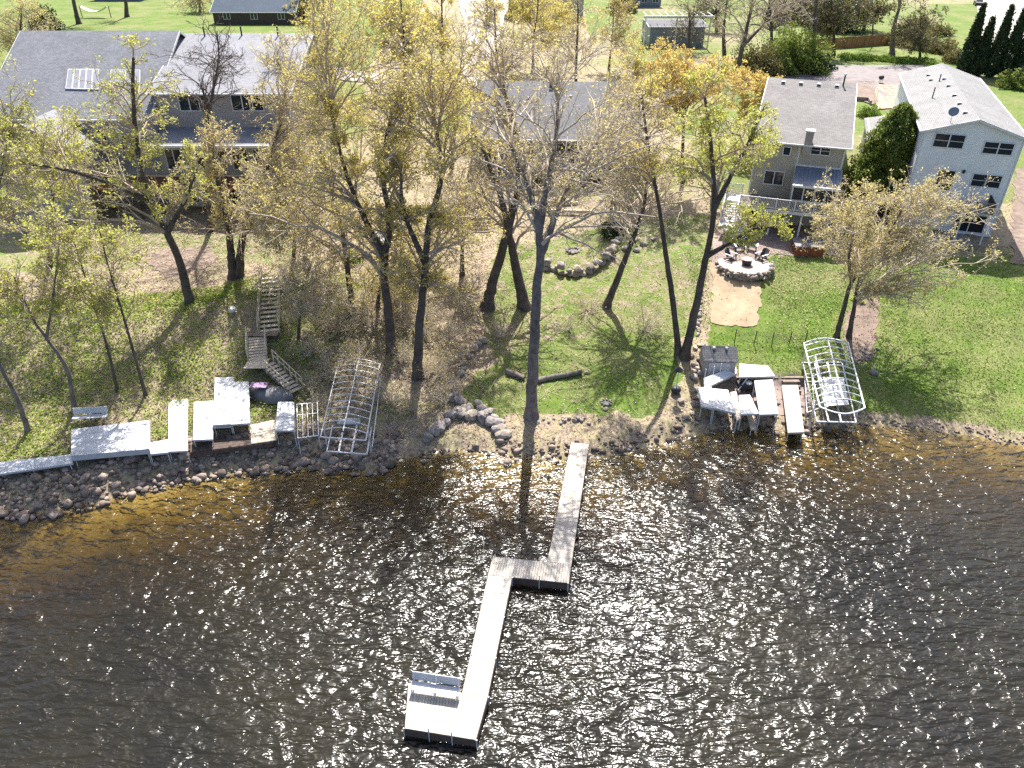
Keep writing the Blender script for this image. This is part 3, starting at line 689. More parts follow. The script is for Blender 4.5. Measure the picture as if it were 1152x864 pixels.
# terrace timber wall
a, b2 = at_z(822, 424.5, 1.1), at_z(909, 424.5, 1.1)
t = thing('timber_wall', 'low dark timber retaining wall behind the right hand dock panels', 'retaining wall', (lerp(a, b2, .5).x, lerp(a, b2, .5).y, .5))
s = MB()
for k in range(4): s.beam(a+Vector((0, 0, -.62+.19*k)), b2+Vector((0, 0, -.62+.19*k)), .2, .18)
s.off(t.location).build('timbers', M['oldwood'], t)
s = MB(); c = at_z(889, 424, 1.3)
for k in range(3): s.box(c.x-.65, c.x+.65, c.y-.75-.02*k-.3*k+.3, c.y-.45-.3*k+.3, .5, 1.15-.22*k)
s.off(t.location).build('step_block', M['oldwood'], t)
# outboard hoist (dark winch between panels)
c = at_z(840, 433, 1.0); t = thing('boat_hoist', 'dark hoist frame with a pale boom between the stored white panels', 'hoist', (c.x, c.y, .55))
MB().box(-.7, .7, -.35, .35, .25, .65).build('hoist_body', M['black'], t, bevel=.05)
MB().beam((-.75, -.5, .3), (.05, .1, 1.15), .07).build('boom', M['white'], t); MB().lathe([(.25, 0), (.25, .1), (.12, .14)], 12, (.1, -.1, .65)).build('winch_wheel', M['alu_frame'], t)
for x in (-.6, .6): MB().box(x-.05, x+.05, -.4, .4, 0, .25).build('foot', M['alu_frame'], t)
# shed
gcol = G(807, 424); sy = 48.6
c = at_y(807, 425, sy); base = H(c.x, sy); k_ = (sy*math.cos(PITCH)+(32-base)*math.sin(PITCH))/FOC
t = thing('storage_shed', 'small grey shed with a shingled roof and two white roof vents by the water', 'shed', (c.x, sy, base), R(-4))
hw = 17.6*k_
MB().box(-hw, hw, 0, 1.9, 0, 1.75).build('walls', M['sid_grey'], t)
s = MB(); s.slab([(-hw-.12, -.12, 1.66), (hw+.12, -.12, 1.66), (hw+.12, 1.0, 2.42), (-hw-.12, 1.0, 2.42)], .06); s.slab([(-hw-.12, 1.0, 2.42), (hw+.12, 1.0, 2.42), (hw+.12, 2.05, 1.74), (-hw-.12, 2.05, 1.74)], .06); s.build('roof', M['sh_mid'], t)
s = MB(); s.poly([(-hw, 0.002, 1.75), (-hw, 1.9, 1.75), (-hw, 1, 2.34)]); s.poly([(hw, 0.002, 1.75), (hw, 1, 2.34), (hw, 1.9, 1.75)]); s.build('gable', M['sid_grey'], t)
for x in (-.45, .5): MB().lathe([(.11, -.08), (.11, .06), (.05, .1)], 10, (x, .82, 2.36)).build('roof_vent', M['white'], t)
f_ = MB(); f_.box(-.8, .8, -.03, -.002, .1, 1.5); d1 = f_.build('door', M['sid_pale'], t); MB().box(.55, .62, -.07, -.03, .7, .85).build('handle', M['black'], d1)
# feeder pole
c = G(760, 442); t = thing('bird_feeder', 'pale pole with a dark cap rising from a round black pot by the waterline', 'bird feeder', c)
MB().lathe([(.2, 0), (.36, .18), (.38, .34), (.30, .50), (.12, .56)], 16).build('pot', M['black'], t, True)
MB().tube([(0, 0, .4), (0, 0, 2.0)], .04, 8).build('pole', M['white'], t); MB().lathe([(.06, 1.95), (.32, 2.0), (.30, 2.08), (.05, 2.3)], 12).build('cap', M['black'], t)
# wire fence
pts = [(826, 386), (848, 388), (868, 389.5), (887, 389), (905, 388)]
W = [G(*p) for p in pts]; t = thing('wire_fence', 'sagging dark wire fence on leaning posts across the right lawn', 'fence', W[2])
for p in W: MB().tube([p-Vector((0, 0, .2)), p+Vector((random.uniform(0, .12), .1, 1.25))], .04, 6).off(W[2]).build('fence_post', M['darkwood'], t)
s = MB()
for h in (.3, .6, .9, 1.15):
    for i in range(len(W)-1): s.tube([lerp(W[i], W[i+1], k/6)+Vector((0, 0, h-.08*math.sin(math.pi*k/6))) for k in range(7)], .009, 3)
for i in range(len(W)-1):
    for k in range(14): p = lerp(W[i], W[i+1], k/14); s.tube([p+Vector((0, 0, .15)), p+Vector((0, 0, 1.08))], .006, 3)
s.off(W[2]).build('wire_mesh', M['twig_dark'], t)
# logs, fire rings
def log(label, a, b2, r):
    A, B = G(*a), G(*b2); mid = lerp(A, B, .5); pts = [lerp(A, B, k/6)+Vector((random.uniform(-.06, .06), random.uniform(-.06, .06), 0)) for k in range(7)]
    pts = [Vector((p.x, p.y, H(p.x, p.y)+r*.8)) for p in pts]; s = MB(); s.tube(pts, [r*(1-.05*k) for k in range(7)], 10); s.off(mid); o_ = s.build('fallen_log', M['bark_grey'], None, True); o_.location = mid; tag(o_, label, 'log')
log('short thick fallen log lying left of the tallest trunk', (570, 420), (589, 428), .26)
log('long fallen log lying right of the tallest trunk', (604, 430), (655, 421), .24)
def ring(label, px, r, n):
    c = G(*px); t = thing('fire_ring', label, 'fire pit', c)
    for k in range(n):
        a = 6.283*k/n; me = random.choice(ROCKS); o_ = bpy.data.objects.new('ring_stone', me); link(o_); o_.parent = t
        o_.location = (r*math.cos(a), r*math.sin(a), .12); o_.scale = (r*.34, r*.28, r*.28); o_.rotation_euler = (0, 0, a)
    MB().lathe([(r*.8, .0), (r*.8, .08)], 14).build('ash_bed', M['black'], t)
ring('larger ring of fire stones on the lawn inside the curved garden wall', (645, 283), .62, 11)
ring('small fire ring of stones on the grass right of the fallen log', (682, 454), .36, 9)

# ---- bank stairs (left)
def rail(mb, a, b2, h=.95, n=5, w=.06):
    a, b2 = Vector(a), Vector(b2)
    for z in (h, h*.5): mb.beam(a+Vector((0, 0, z)), b2+Vector((0, 0, z)), w*.8, w)
    for k in range(n+1):
        p = lerp(a, b2, k/n); mb.beam(p-Vector((0, 0, .15)), p+Vector((0, 0, h)), w)
    return mb
def flight(t, a, b2, wd, n, mt='tread'):
    a, b2 = Vector(a), Vector(b2); d = (b2-a); dh = Vector((d.x, d.y, 0)).normalized(); r = Vector((dh.y, -dh.x, 0))
    for i in range(n):
        p = lerp(a, b2, (i+.5)/n); MB().slab([p-r*wd/2-dh*.17, p-r*wd/2+dh*.17, p+r*wd/2+dh*.17, p+r*wd/2-dh*.17][::-1], .05).build('tread', M[mt], t)
    for sg in (-1, 1): MB().beam(a+r*sg*wd/2-Vector((0, 0, .12)), b2+r*sg*wd/2-Vector((0, 0, .12)), .06, .26).build('stringer', M['oldwood'], t)
    for sg in (-1, 1): rail(MB(), a+r*sg*(wd/2+.05), b2+r*sg*(wd/2+.05)).build('handrail', M[mt], t)
A = G(305, 310, .35); B = G(303, 374, .45); t = thing('bank_stairs', 'weathered wooden stairs climbing the left bank to the lawn', 'stairs', (A.x, A.y, A.z-.3)); o = t.location
base = lambda v: Vector(v)-o
flight(t, base(A), base(B), 1.5, 13)
B2 = G(289, 376, .5); C2 = G(290, 404, .5)
q = [Vector((B2.x-.75, B2.y+1.0, B.z)), Vector((B2.x-.75, B2.y-.2, B.z)), Vector((B.x+.75, B.y-.5, B.z)), Vector((B.x+.75, B.y+.7, B.z))]
planks(MB(), offs(q[::-1], o), 5, .05).build('landing', M['oldwood'], t)
flight(t, base((B2.x, B2.y-.1, B.z-.1)), base(C2), 1.3, 8)
E2 = G(291, 412, .4); q = [C2+Vector((-.7, .1, 0)), C2+Vector((.9, .1, 0)), C2+Vector((.9, -1.3, 0)), C2+Vector((-.7, -1.3, 0))]
planks(MB(), offs(q[::-1], o), 6, .05).build('landing', M['tread'], t)
F2 = G(334, 440, .3); flight(t, base(C2+Vector((.9, -.6, 0))), base(F2), 1.0, 9)
# tarp covered boat + purple cloth
c = G(306, 446); t = thing('covered_boat', 'upturned small boat under a dark grey tarp at the foot of the bank stairs', 'boat', c, R(-12))
vv = []; ff = []
for i in range(13):
    u = i/12*2-1; wd = .85*(1-abs(u)**3)+.05
    for k in range(9): a = math.pi*k/8; vv.append((u*1.75, -math.cos(a)*wd, math.sin(a)*.75*(1-.5*u*u)+random.uniform(-.03, .03)))
ff = [(i*9+k, (i+1)*9+k, (i+1)*9+k+1, i*9+k+1) for i in range(12) for k in range(8)]
s = MB(); s.v = vv; s.f = ff; s.mi = [0]*len(ff); s.build('tarp', M['tarp'], t, True)
MB().box(-1.5, 1.5, -.7, .7, 0, .12).build('hull', M['oldwood'], t, bevel=.04)
c = at_z(291, 433, c.z+1.0); s = MB()
for i in range(6): s.poly([(i*.2-.6, -.35, .02*math.sin(i*2)), (i*.2-.4, -.35, .02*math.sin(i*2+2)), (i*.2-.4, .35, .03*math.sin(i*2+1)), (i*.2-.6, .35, .02*math.cos(i*2))])
o_ = s.build('beach_towel', M['purple'], None); o_.location = c; sm = o_.modifiers.new('t', 'SOLIDIFY'); sm.thickness = .03
tag(o_, 'faded purple towel spread on the dark tarp by the bank stairs', 'towel')
c = G(262, 352); t = thing('bucket', 'small white bucket standing on the slope left of the bank stairs', 'bucket', c); MB().lathe([(.2, 0), (.27, .45), (.24, .46), (.18, .1)], 14).build('pail', M['white'], t, True); MB().tube([(-.26, 0, .44), (-.15, .1, .5), (.15, .1, .5), (.26, 0, .44)], .015, 5).build('handle', M['alu_frame'], t)
# small blue-grey shed roofs seen through the trees in the middle
c = G(436, 285); t = thing('firewood_shelter', 'small grey roofed shelter half hidden by trunks between the left and middle houses', 'shelter', c, R(4))
MB().slab([(-.95, -.9, 1.5), (.95, -.9, 1.5), (.95, .8, 1.9), (-.95, .8, 1.9)], .07).build('roof', M['bluegrey'], t)
for x in (-.85, .85):
    for y, z in ((-.8, 1.42), (.7, 1.8)): MB().beam((x, y, -.1), (x, y, z), .1).build('post', M['oldwood'], t)
MB().box(-.8, .8, 0, .6, 0, 1.0).build('back_panel', M['darkwood'], t)
# ------------------------------------------------------------------ houses
def fpl(t, px, py, yl=0.0):
    m = Matrix.Rotation(-t.rotation_euler.z, 3, 'Z'); o = m@(Vector((0, 0, CAMH))-t.location); d = m@Vector(ray(px, py))
    k = (yl-o.y)/d.y; p = o+d*k; return p.x, p.z
def window(t, x0, x1, z0, z1, y=0.0, cols=2, rows=2, fm='white', name='window', fw=.09, label=None):
    """window in the plane local y, facing -y: frame proud of the wall, dark panes set back"""
    s = MB(); f = fw
    s.box(x0-f, x1+f, y-.06, y-.004, z1, z1+f); s.box(x0-f, x1+f, y-.08, y-.004, z0-f, z0)
    s.box(x0-f, x0, y-.06, y-.004, z0, z1); s.box(x1, x1+f, y-.06, y-.004, z0, z1)
    for i in range(1, cols): xm = x0+(x1-x0)*i/cols; s.box(xm-f*.6, xm+f*.6, y-.055, y-.004, z0, z1)
    for j in range(1, rows):
        zm = z0+(z1-z0)*j/rows
        for i in range(cols):
            a = x0+(x1-x0)*i/cols+(f*.6 if i else 0); b2 = x0+(x1-x0)*(i+1)/cols-(f*.6 if i < cols-1 else 0); s.box(a, b2, y-.045, y-.004, zm-.025, zm+.025)
    w_ = s.build(name, M[fm], t)
    if label: w_['label'] = label
    g = MB(); g.box(x0+.002, x1-.002, y-.025, y-.006, z0+.002, z1-.002); g.build('pane', M['glass'], w_)
    return w_
def walls(t, W, D, zt, peak=None, mt='sid_white', trim='white', ridge='y', y0=0, x0=0, zb=-1.0):
    s = MB(); s.box(x0, x0+W, y0, y0+D, zb, zt)
    if peak and ridge == 'y':
        for y in (y0, y0+D-.1):
            n = len(s.v); s.v += [(x0, y, zt), (x0+W, y, zt), (x0+W/2, y, peak), (x0, y+.1, zt), (x0+W, y+.1, zt), (x0+W/2, y+.1, peak)]
            for q in ((0, 1, 2), (5, 4, 3), (0, 3, 4, 1), (1, 4, 5, 2), (2, 5, 3, 0)): s.f.append(tuple(n+i for i in q)); s.mi.append(0)
    if peak and ridge == 'x':
        for x in (x0, x0+W-.1):
            n = len(s.v); s.v += [(x, y0, zt), (x, y0+D, zt), (x, y0+D/2, peak), (x+.1, y0, zt), (x+.1, y0+D, zt), (x+.1, y0+D/2, peak)]
            for q in ((0, 2, 1), (3, 4, 5), (0, 1, 4, 3), (1, 2, 5, 4), (2, 0, 3, 5)): s.f.append(tuple(n+i for i in q)); s.mi.append(0)
    w_ = s.build('wall', M[mt], t)
    return w_
def gable_roof(t, x0, x1, y0, y1, ze, zr, ridge='y', mt='sh_pale', oh=.35, th=.14, fascia='white'):
    s = MB(); sl = (zr-ze)/((x1-x0)/2 if ridge == 'y' else (y1-y0)/2); e = .05
    zl = ze-sl*oh+e; zr = zr+e
    if ridge == 'y':
        xm = (x0+x1)/2; a, b2 = y0-oh, y1+oh
        s.slab([(x0-oh, a, zl), (xm, a, zr), (xm, b2, zr), (x0-oh, b2, zl)], th); s.slab([(xm, a, zr), (x1+oh, a, zl), (x1+oh, b2, zl), (xm, b2, zr)], th)
    else:
        ym = (y0+y1)/2; a, b2 = x0-oh, x1+oh
        s.slab([(a, y0-oh, zl), (b2, y0-oh, zl), (b2, ym, zr), (a, ym, zr)], th); s.slab([(a, ym, zr), (b2, ym, zr), (b2, y1+oh, zl), (a, y1+oh, zl)], th)
    r_ = s.build('roof', M[mt], t)
    s = MB(); d = Vector((0, 0, -.10))
    if ridge == 'y':
        for y in (a-.03, b2+.03):
            s.beam(Vector((x0-oh, y, zl))+d, Vector((xm, y, zr))+d, .06, .22); s.beam(Vector((xm, y, zr))+d, Vector((x1+oh, y, zl))+d, .06, .22)
        for x in (x0-oh-.06, x1+oh+.06): s.beam((x, a, zl-.06), (x, b2, zl-.06), .12, .13)
    else:
        for x in (a-.03, b2+.03):
            s.beam(Vector((x, y0-oh, zl))+d, Vector((x, ym, zr))+d, .06, .22); s.beam(Vector((x, ym, zr))+d, Vector((x, y1+oh, zl))+d, .06, .22)
        for y in (y0-oh-.06, y1+oh+.06): s.beam((a, y, zl-.06), (b2, y, zl-.06), .12, .13)
    s.build('gutter', M[fascia], r_)
    return r_
def vent(par, x, y, z, mt='white'):
    MB().lathe([(.17, -.1), (.17, .1), (.12, .16)], 10, (x, y, z)).build('roof_vent', M[mt], par)
def box_vent(par, x, y, z):
    s = MB(); s.hexa([(x-.22, y-.2, z-.1), (x+.22, y-.2, z-.1), (x+.22, y+.2, z-.1), (x-.22, y+.2, z-.1)], [(x-.2, y-.2, z+.18), (x+.2, y-.2, z+.18), (x+.14, y+.16, z+.22), (x-.14, y+.16, z+.22)])
    v = s.build('roof_vent', M['white'], par); MB().box(x-.16, x+.16, y-.215, y-.203, z-.02, z+.13).build('vent_opening', M['black'], v)
def railing(t, a, b2, h=1.0, mt='white', step=.13, name='railing'):
    a, b2 = Vector(a), Vector(b2); n = max(1, int((b2-a).length/step)); s = MB()
    s.beam(a+Vector((0, 0, h)), b2+Vector((0, 0, h)), .1, .07); s.beam(a+Vector((0, 0, .1)), b2+Vector((0, 0, .1)), .06, .06)
    for k in range(1, n): p = lerp(a, b2, k/n); s.beam(p+Vector((0, 0, .1)), p+Vector((0, 0, h)), .045)
    m_ = max(1, int((b2-a).length/1.8+.5))
    for k in range(m_+1): p = lerp(a, b2, k/m_); s.beam(p, p+Vector((0, 0, h+.08)), .1)
    return s.build(name, M[mt], t)

# ---- white house (right)
t = thing('house', 'tall pale blue white gabled house with paired dark windows at the right edge', 'house', (38.55, 71.05, 4.7), R(-20))
WW, DD, ZE, ZP = 8.3, 29.0, 9.45, 10.75
walls(t, WW, DD, ZE, ZP, 'sid_white')
rf = gable_roof(t, 0, WW, 0, DD, ZE, ZP, 'y', 'sh_pale', .3)
s = MB()
for x in (-.02, WW-.12): s.box(x, x+.14, -.03, -.003, -.5, ZE-.1)
s.build('corner_board', M['white'], t)
def wpx(t, x0, y0, x1, y1, **k):
    a = fpl(t, x0, y0); b2 = fpl(t, x1, y1); return window(t, min(a[0], b2[0]), max(a[0], b2[0]), min(a[1], b2[1]), max(a[1], b2[1]), **k)
wpx(t, 1053.5, 150, 1082, 167); wpx(t, 1109, 159.5, 1137, 174.5); wpx(t, 1096, 195.5, 1123, 211.5)
wpx(t, 1057, 191, 1068, 214, cols=1, rows=1, name='balcony_door'); wpx(t, 1077, 240, 1104, 262, cols=2, rows=1, name='patio_door')
x, z = fpl(t, 1084, 193); MB().lathe([(.05, 0), (.14, .1), (.14, .3), (.05, .34)], 10, (x, -.14, z-.15)).build('wall_lamp', M['black'], t)
# balcony
x0, z0 = fpl(t, 1052, 222); x1 = x0+4.6; z0 = 3.0
s = MB(); [s.box(x0+i*.15, x0+i*.15+.14, -2.6, -.01, z0-.05, z0) for i in range(31)]; bal = s.build('balcony', M['tread'], t)
railing(bal, (x0, -2.6, z0), (x0+4.65, -2.6, z0), 1.0, 'oldwood'); railing(bal, (x0+4.6, -2.55, z0), (x0+4.6, -.1, z0), 1.0, 'black')
for x in (x0+.1, x0+2.3, x0+4.5): MB().beam((x, -2.5, 0), (x, -2.5, z0-.05), .14).build('balcony_post', M['white'], t)
MB().box(x0+.5, 6.4, -3.0, -.02, -.05, .06).build('patio_slab', M['concrete'], t)
# roof hardware
for k, (px, py) in enumerate(((1093.5, 90), (1094.5, 98.5), (1095, 106.5), (1096.5, 115.5), (1097.5, 124), (1074, 79), (1074.5, 85))):
    yl = [20, 16, 11, 7, 3, 24, 21][k]; dx = WW/2-.75 if k < 5 else WW/2-1.9
    box_vent(rf, dx, yl, ZP+.05-abs(dx-WW/2)*(ZP-ZE)/(WW/2))
for x, y, h in ((2.9, 19.5, .9), (1.6, 12, .7)): MB().tube([(x, y, ZE), (x, y, ZP+h*.5)], .06, 8).build('vent_pipe', M['black'], rf)
ds = MB(); ds.tube([(2.0, .6, ZE+.5), (2.0, .55, ZP+.25)], .035, 6); dsh = ds.build('satellite_dish', M['greyrail'], rf)
s = MB(); s.lathe([(.02, 0), (.25, .04), (.42, .12), (.44, .13), (.25, .06), (.02, .02)], 16); d_o = s.build('dish_bowl', M['bluegrey'], dsh, True); d_o.location = (2.0, .5, ZP+.35); d_o.rotation_euler = (R(55), 0, R(-15))
# side wing (garage, lower roof)
s = MB(); s.box(-3.4, -.01, 9, 21, -1, 5.6); s.build('garage_wing', M['sid_pale'], t)
s = MB(); s.slab([(-3.7, 8.7, 5.5), (-.02, 8.7, 6.3), (-.02, 21.3, 6.3), (-3.7, 21.3, 5.5)], .15); wr = s.build('wing_roof', M['sh_pale'], t); box_vent(wr, -1.4, 19, 6.0)
MB().box(-2.9, -.6, 8.93, 8.995, 2.2, 4.9).build('garage_door', M['bluegrey'], t)

# ---- olive tan house with white deck
t = thing('house', 'olive tan house with a grey roof, white deck railing and blue grey porch roof', 'house', (23.8, 73.3, 4.6), R(-20))
WW, DD, ZE, ZP = 8.1, 27.0, 8.15, 11.3
walls(t, WW, DD, ZE, ZP, 'sid_tan', ridge='x'); rf = gable_roof(t, 0, WW, 0, DD, ZE, ZP, 'x', 'sh_tan', .45)
s = MB()
for x in (-.02, 3.95, WW-.12): s.box(x, x+.15, -.04, -.003, -.5, ZE-.12)
s.box(4.12, WW-.14, -.045, -.003, 5.95, 6.12); s.build('trim_board', M['white'], t)
wpx(t, 914, 164.5, 932.5, 174.5, cols=2, rows=2); wpx(t, 861.5, 192, 879.5, 208, cols=2, rows=1); window(t, 2.6, 3.2, 6.9, 7.6, cols=1, rows=1)
s = MB(); s.box(.3, 2.2, -.045, -.006, .05, 2.1); s.build('basement_door', M['glass'], t)
zf = 2.7
s = MB(); [s.box(-.5, WW-.1, -3.8+i*.15, -3.8+i*.15+.14, zf-.05, zf) for i in range(25)]; dk = s.build('deck', M['oldwood'], t)
s = MB(); s.box(-.5, WW-.1, -3.86, -3.81, zf-.3, zf-.02); s.box(WW-.09, WW-.04, -3.8, 0-.01, zf-.3, zf-.02); s.build('deck_fascia', M['white'], dk)
railing(dk, (-.45, -3.78, zf), (WW-.15, -3.78, zf)); railing(dk, (WW-.15, -3.78, zf), (WW-.15, -.1, zf)); 
for x in (-.3, 2.6, 5.4, WW-.3): MB().beam((x, -3.6, -.2), (x, -3.6, zf-.05), .16).build('deck_post', M['white'], t)
# screened porch
s = MB(); s.slab([(4.0, -3.0, 4.95), (WW+.15, -3.0, 4.95), (WW+.15, -.02, 5.92), (4.0, -.02, 5.92)], .1)
for i in range(12): x = 4.15+i*.36; s.beam((x, -3.0, 4.97), (x, -.02, 5.94), .03, .05)
pr = s.build('porch_roof', M['bluegrey'], t); s = MB(); s.box(4.0, WW+.15, -3.07, -3.005, 4.78, 4.98); s.build('porch_fascia', M['white'], pr)
s = MB()
for x in (4.1, 5.1, 6.1, 7.1, WW-.1): s.beam((x, -2.8, zf), (x, -2.8, 4.86), .13)
s.beam((4.1, -2.8, 3.5), (WW-.1, -2.8, 3.5), .08); s.beam((WW-.1, -1.4, zf), (WW-.1, -1.4, 5.2), .1); s.build('porch_frame', M['white'], t)
s = MB(); s.box(4.1, WW-.12, -2.74, -2.71, zf+.02, 4.8); s.box(WW-.14, WW-.11, -2.7, -.02, zf+.02, 5.0); s.box(4.1, 4.13, -2.7, -.02, zf+.02, 5.0); s.build('porch_screen', M['screen'], t)
MB().box(5.0, 6.6, -1.9, -1.0, zf+.02, zf+.75).build('porch_sofa', M['oldwood'], t)
# chimney and roof bits
s = MB(); s.box(4.3, 5.0, -.5, .25, 7.2, 9.3); ch = s.build('chimney', M['concrete'], t); MB().box(4.22, 5.08, -.58, .33, 9.3, 9.42).build('chimney_cap', M['white'], ch)
for px in (1.2, 3.0, 4.8, 6.6): box_vent(rf, px, DD/2-1.2, ZP-.2)
MB().tube([(7.2, DD/2-.9, ZP-.4), (7.2, DD/2-.9, ZP+.9)], .08, 8).build('vent_pipe', M['black'], rf); MB().lathe([(.14, 0), (.14, .15), (.02, .22)], 8, (7.2, DD/2-.9, ZP+.9)).build('vent_cap', M['white'], rf)
# deck stairs: landing at the deck's left end, curving down to the patio
st = thing('deck_stairs', 'pale grey curving stairs from the white deck down to the patio', 'stairs', t.location, R(-20))
planks(MB(), [Vector((-2.0, -2.6, zf)), Vector((-.52, -2.6, zf)), Vector((-.52, -.4, zf)), Vector((-2.0, -.4, zf))], 8, .05).build('landing', M['greyrail'], st)
railing(st, (-1.98, -.4, zf), (-1.98, -2.6, zf), 1.0, 'greyrail'); railing(st, (-1.98, -.4, zf), (-.55, -.4, zf), 1.0, 'greyrail')
def dflight(a, b2, n, wd):
    a, b2 = Vector(a), Vector(b2); d = (b2-a); dh = Vector((d.x, d.y, 0)).normalized(); r = Vector((dh.y, -dh.x, 0))
    for i in range(n):
        p = lerp(a, b2, (i+.5)/n); MB().slab([p-r*wd/2-dh*.15, p+r*wd/2-dh*.15, p+r*wd/2+dh*.15, p-r*wd/2+dh*.15], .05).build('tread', M['greyrail'], st)
    for sg in (-1, 1):
        MB().beam(a+r*sg*wd/2-Vector((0, 0, .15)), b2+r*sg*wd/2-Vector((0, 0, .15)), .06, .28).build('stringer', M['greyrail'], st); railing(st, a+r*sg*(wd/2+.04), b2+r*sg*(wd/2+.04), .95, 'greyrail', .16, 'handrail')
dflight((-1.25, -2.6, zf-.15), (-1.25, -4.9, 1.35), 8, 1.3)
planks(MB(), [Vector((-1.95, -6.0, 1.25)), Vector((-.5, -6.0, 1.25)), Vector((-.5, -4.95, 1.25)), Vector((-1.95, -4.95, 1.25))], 5, .05).build('landing', M['greyrail'], st)
dflight((-.9, -5.7, 1.15), (.55, -7.2, .12), 6, 1.5)
# hot tub
c = at_z(912, 283, 4.7); c = Vector((c.x, c.y+1.05, H(c.x, c.y+1))); tb = thing('hot_tub', 'red cedar hot tub with a grey folding cover on the patio below the deck', 'hot tub', c, R(-8))
s = MB(); s.box(-1.25, 1.25, -1.05, 1.05, 0, .82); 
for i in range(17): x = -1.25+i*.156; s.box(x-.06, x+.06, -1.075, -1.052, .03, .8)
s.build('cabinet', M['redwood'], tb)
s = MB(); s.box(-1.3, -.01, -1.1, 1.1, .83, .96); s.box(.01, 1.3, -1.1, 1.1, .83, .96); s.build('cover', M['tarp'], tb, bevel=.04)
# fire pit patio : round stone wall
pc = G(838, 300); pc = Vector((pc.x, pc.y+.3, H(pc.x, pc.y+.3)))
fp = thing('stone_terrace', 'round flagstone terrace ringed by a low wall of rounded stones', 'terrace', pc)
MB().lathe([(2.35, -.9), (2.35, .10), (2.3, .13)], 36).build('flagstone_floor', M['flag'], fp)
for k in range(98):
    a = random.uniform(0, 6.283) if k > 70 else random.uniform(math.pi*1.02, math.pi*1.98)
    r_ = 2.45+random.uniform(-.1, .16); zz = random.uniform(-.45, .2) if k <= 70 else random.uniform(.02, .16); s_ = random.uniform(.15, .26)
    o_ = bpy.data.objects.new('wall_stone', random.choice(ROCKS)); link(o_); o_.parent = fp; o_.location = (r_*math.cos(a), r_*math.sin(a), zz); o_.scale = (s_, s_*.9, s_*.8); o_.rotation_euler = (0, 0, random.uniform(0, 6))
c = Vector((pc.x+.1, pc.y-.3, pc.z+.13)); t = thing('fire_pit', 'round dark fire pit with a pale lid in the middle of the stone terrace', 'fire pit', c)
MB().lathe([(.38, 0), (.42, .1), (.42, .48), (.36, .52)], 18).build('drum', M['black'], t, True); MB().lathe([(.5, .52), (.52, .56), (.3, .6), (.02, .6)], 18).build('lid', M['flag'], t)
def adirondack(loc, rz, label, mt='black'):
    t = thing('adirondack_chair', label, 'chair', loc, rz, 'chairs around the fire pit')
    s = MB()
    for i in range(5): x = -.28+i*.14; s.hexa([(x-.06, -.35, .36), (x+.06, -.35, .36), (x+.06, .2, .24), (x-.06, .2, .24)], [(x-.06, -.35, .39), (x+.06, -.35, .39), (x+.06, .2, .27), (x-.06, .2, .27)])
    s.build('seat', M[mt], t); s = MB()
    for i in range(5): x = -.28+i*.14; h = 1.02-.05*abs(i-2); s.hexa([(x-.06, .18, .25), (x+.06, .18, .25), (x+.06, .21, .25), (x-.06, .21, .25)], [(x*1.1-.065, .55, h), (x*1.1+.065, .55, h), (x*1.1+.065, .58, h), (x*1.1-.065, .58, h)])
    s.build('backrest', M[mt], t)
    for sg in (-1, 1):
        MB().box(sg*.4-.07, sg*.4+.07, -.42, .4, .55, .585).build('armrest', M['greyrail'], t)
        MB().beam((sg*.4, -.33, 0), (sg*.4, -.33, .55), .08, .05).build('leg', M[mt], t); MB().beam((sg*.34, .5, 0), (sg*.34, -.35, .36), .05, .1).build('leg', M[mt], t)
    return t
for (px, py), lab in zip(((821.5, 292), (830.5, 285), (845, 285), (856, 292)), ('black adirondack chair leftmost on the stone terrace', 'black adirondack chair second from the left at the stone terrace rim', 'black adirondack chair standing straight behind the fire pit below the deck stairs', 'black adirondack chair rightmost on the stone terrace')):
    c = at_z(px, py, pc.z+.13); d = (Vector((pc.x, pc.y-.3, 0))-Vector((c.x, c.y, 0))); adirondack((c.x, c.y, pc.z+.13 if d.length < 2.4 else H(c.x, c.y)+.05), math.atan2(d.y, d.x)+math.pi/2, lab)

# ---- middle house, low grey roof
ox = at_y(531, 200, 83.5); t = thing('house', 'low grey roofed house with a long lake porch half hidden behind bare trees', 'house', (ox.x, 83.5, 5.6), R(-3))
WW, DD, ZE, ZP = 18.8, 24.0, 4.6, 8.2
s = MB(); s.box(0, .7, 0, DD, -1, ZE); s.box(.7, WW, 2.8, DD, -1, ZE); s.build('wall', M['sid_pale'], t)
for x in (.0, WW-.1):
    s = MB(); n = len(s.v); s.v += [(x, .0, ZE), (x, DD, ZE), (x, DD/2, ZP-.1), (x+.1, 0, ZE), (x+.1, DD, ZE), (x+.1, DD/2, ZP-.1)]
    for q in ((0, 2, 1), (3, 4, 5), (1, 2, 5, 4), (2, 0, 3, 5)): s.f.append(tuple(n+i for i in q)); s.mi.append(0)
    s.build('gable', M['sid_pale'], t)
rf = gable_roof(t, 0, WW, 0, DD, ZE, ZP, 'x', 'sh_mid', .3)
window(t, 1.3, 3.1, .9, 3.2, 2.8, 1, 1, name='patio_door'); window(t, 4.2, 7.2, 1.2, 3.3, 2.8, 2, 1); window(t, 9.5, 13, 1.2, 3.3, 2.8, 3, 1); window(t, 14.5, 17.2, 1.2, 3.3, 2.8, 2, 1)
MB().box(4.2, 17.3, 2.7, 2.79, .6, .95).build('wall_band', M['white'], t)
s = MB(); s.box(.7, WW, -1.8, 2.79, .35, .5); pf = s.build('porch', M['darkwood'], t)
for x in (2.8, 7.5, 12.5, WW-.2): MB().beam((x, -.1, .5), (x, -.1, ZE-.05), .14).build('porch_post', M['white'], pf)
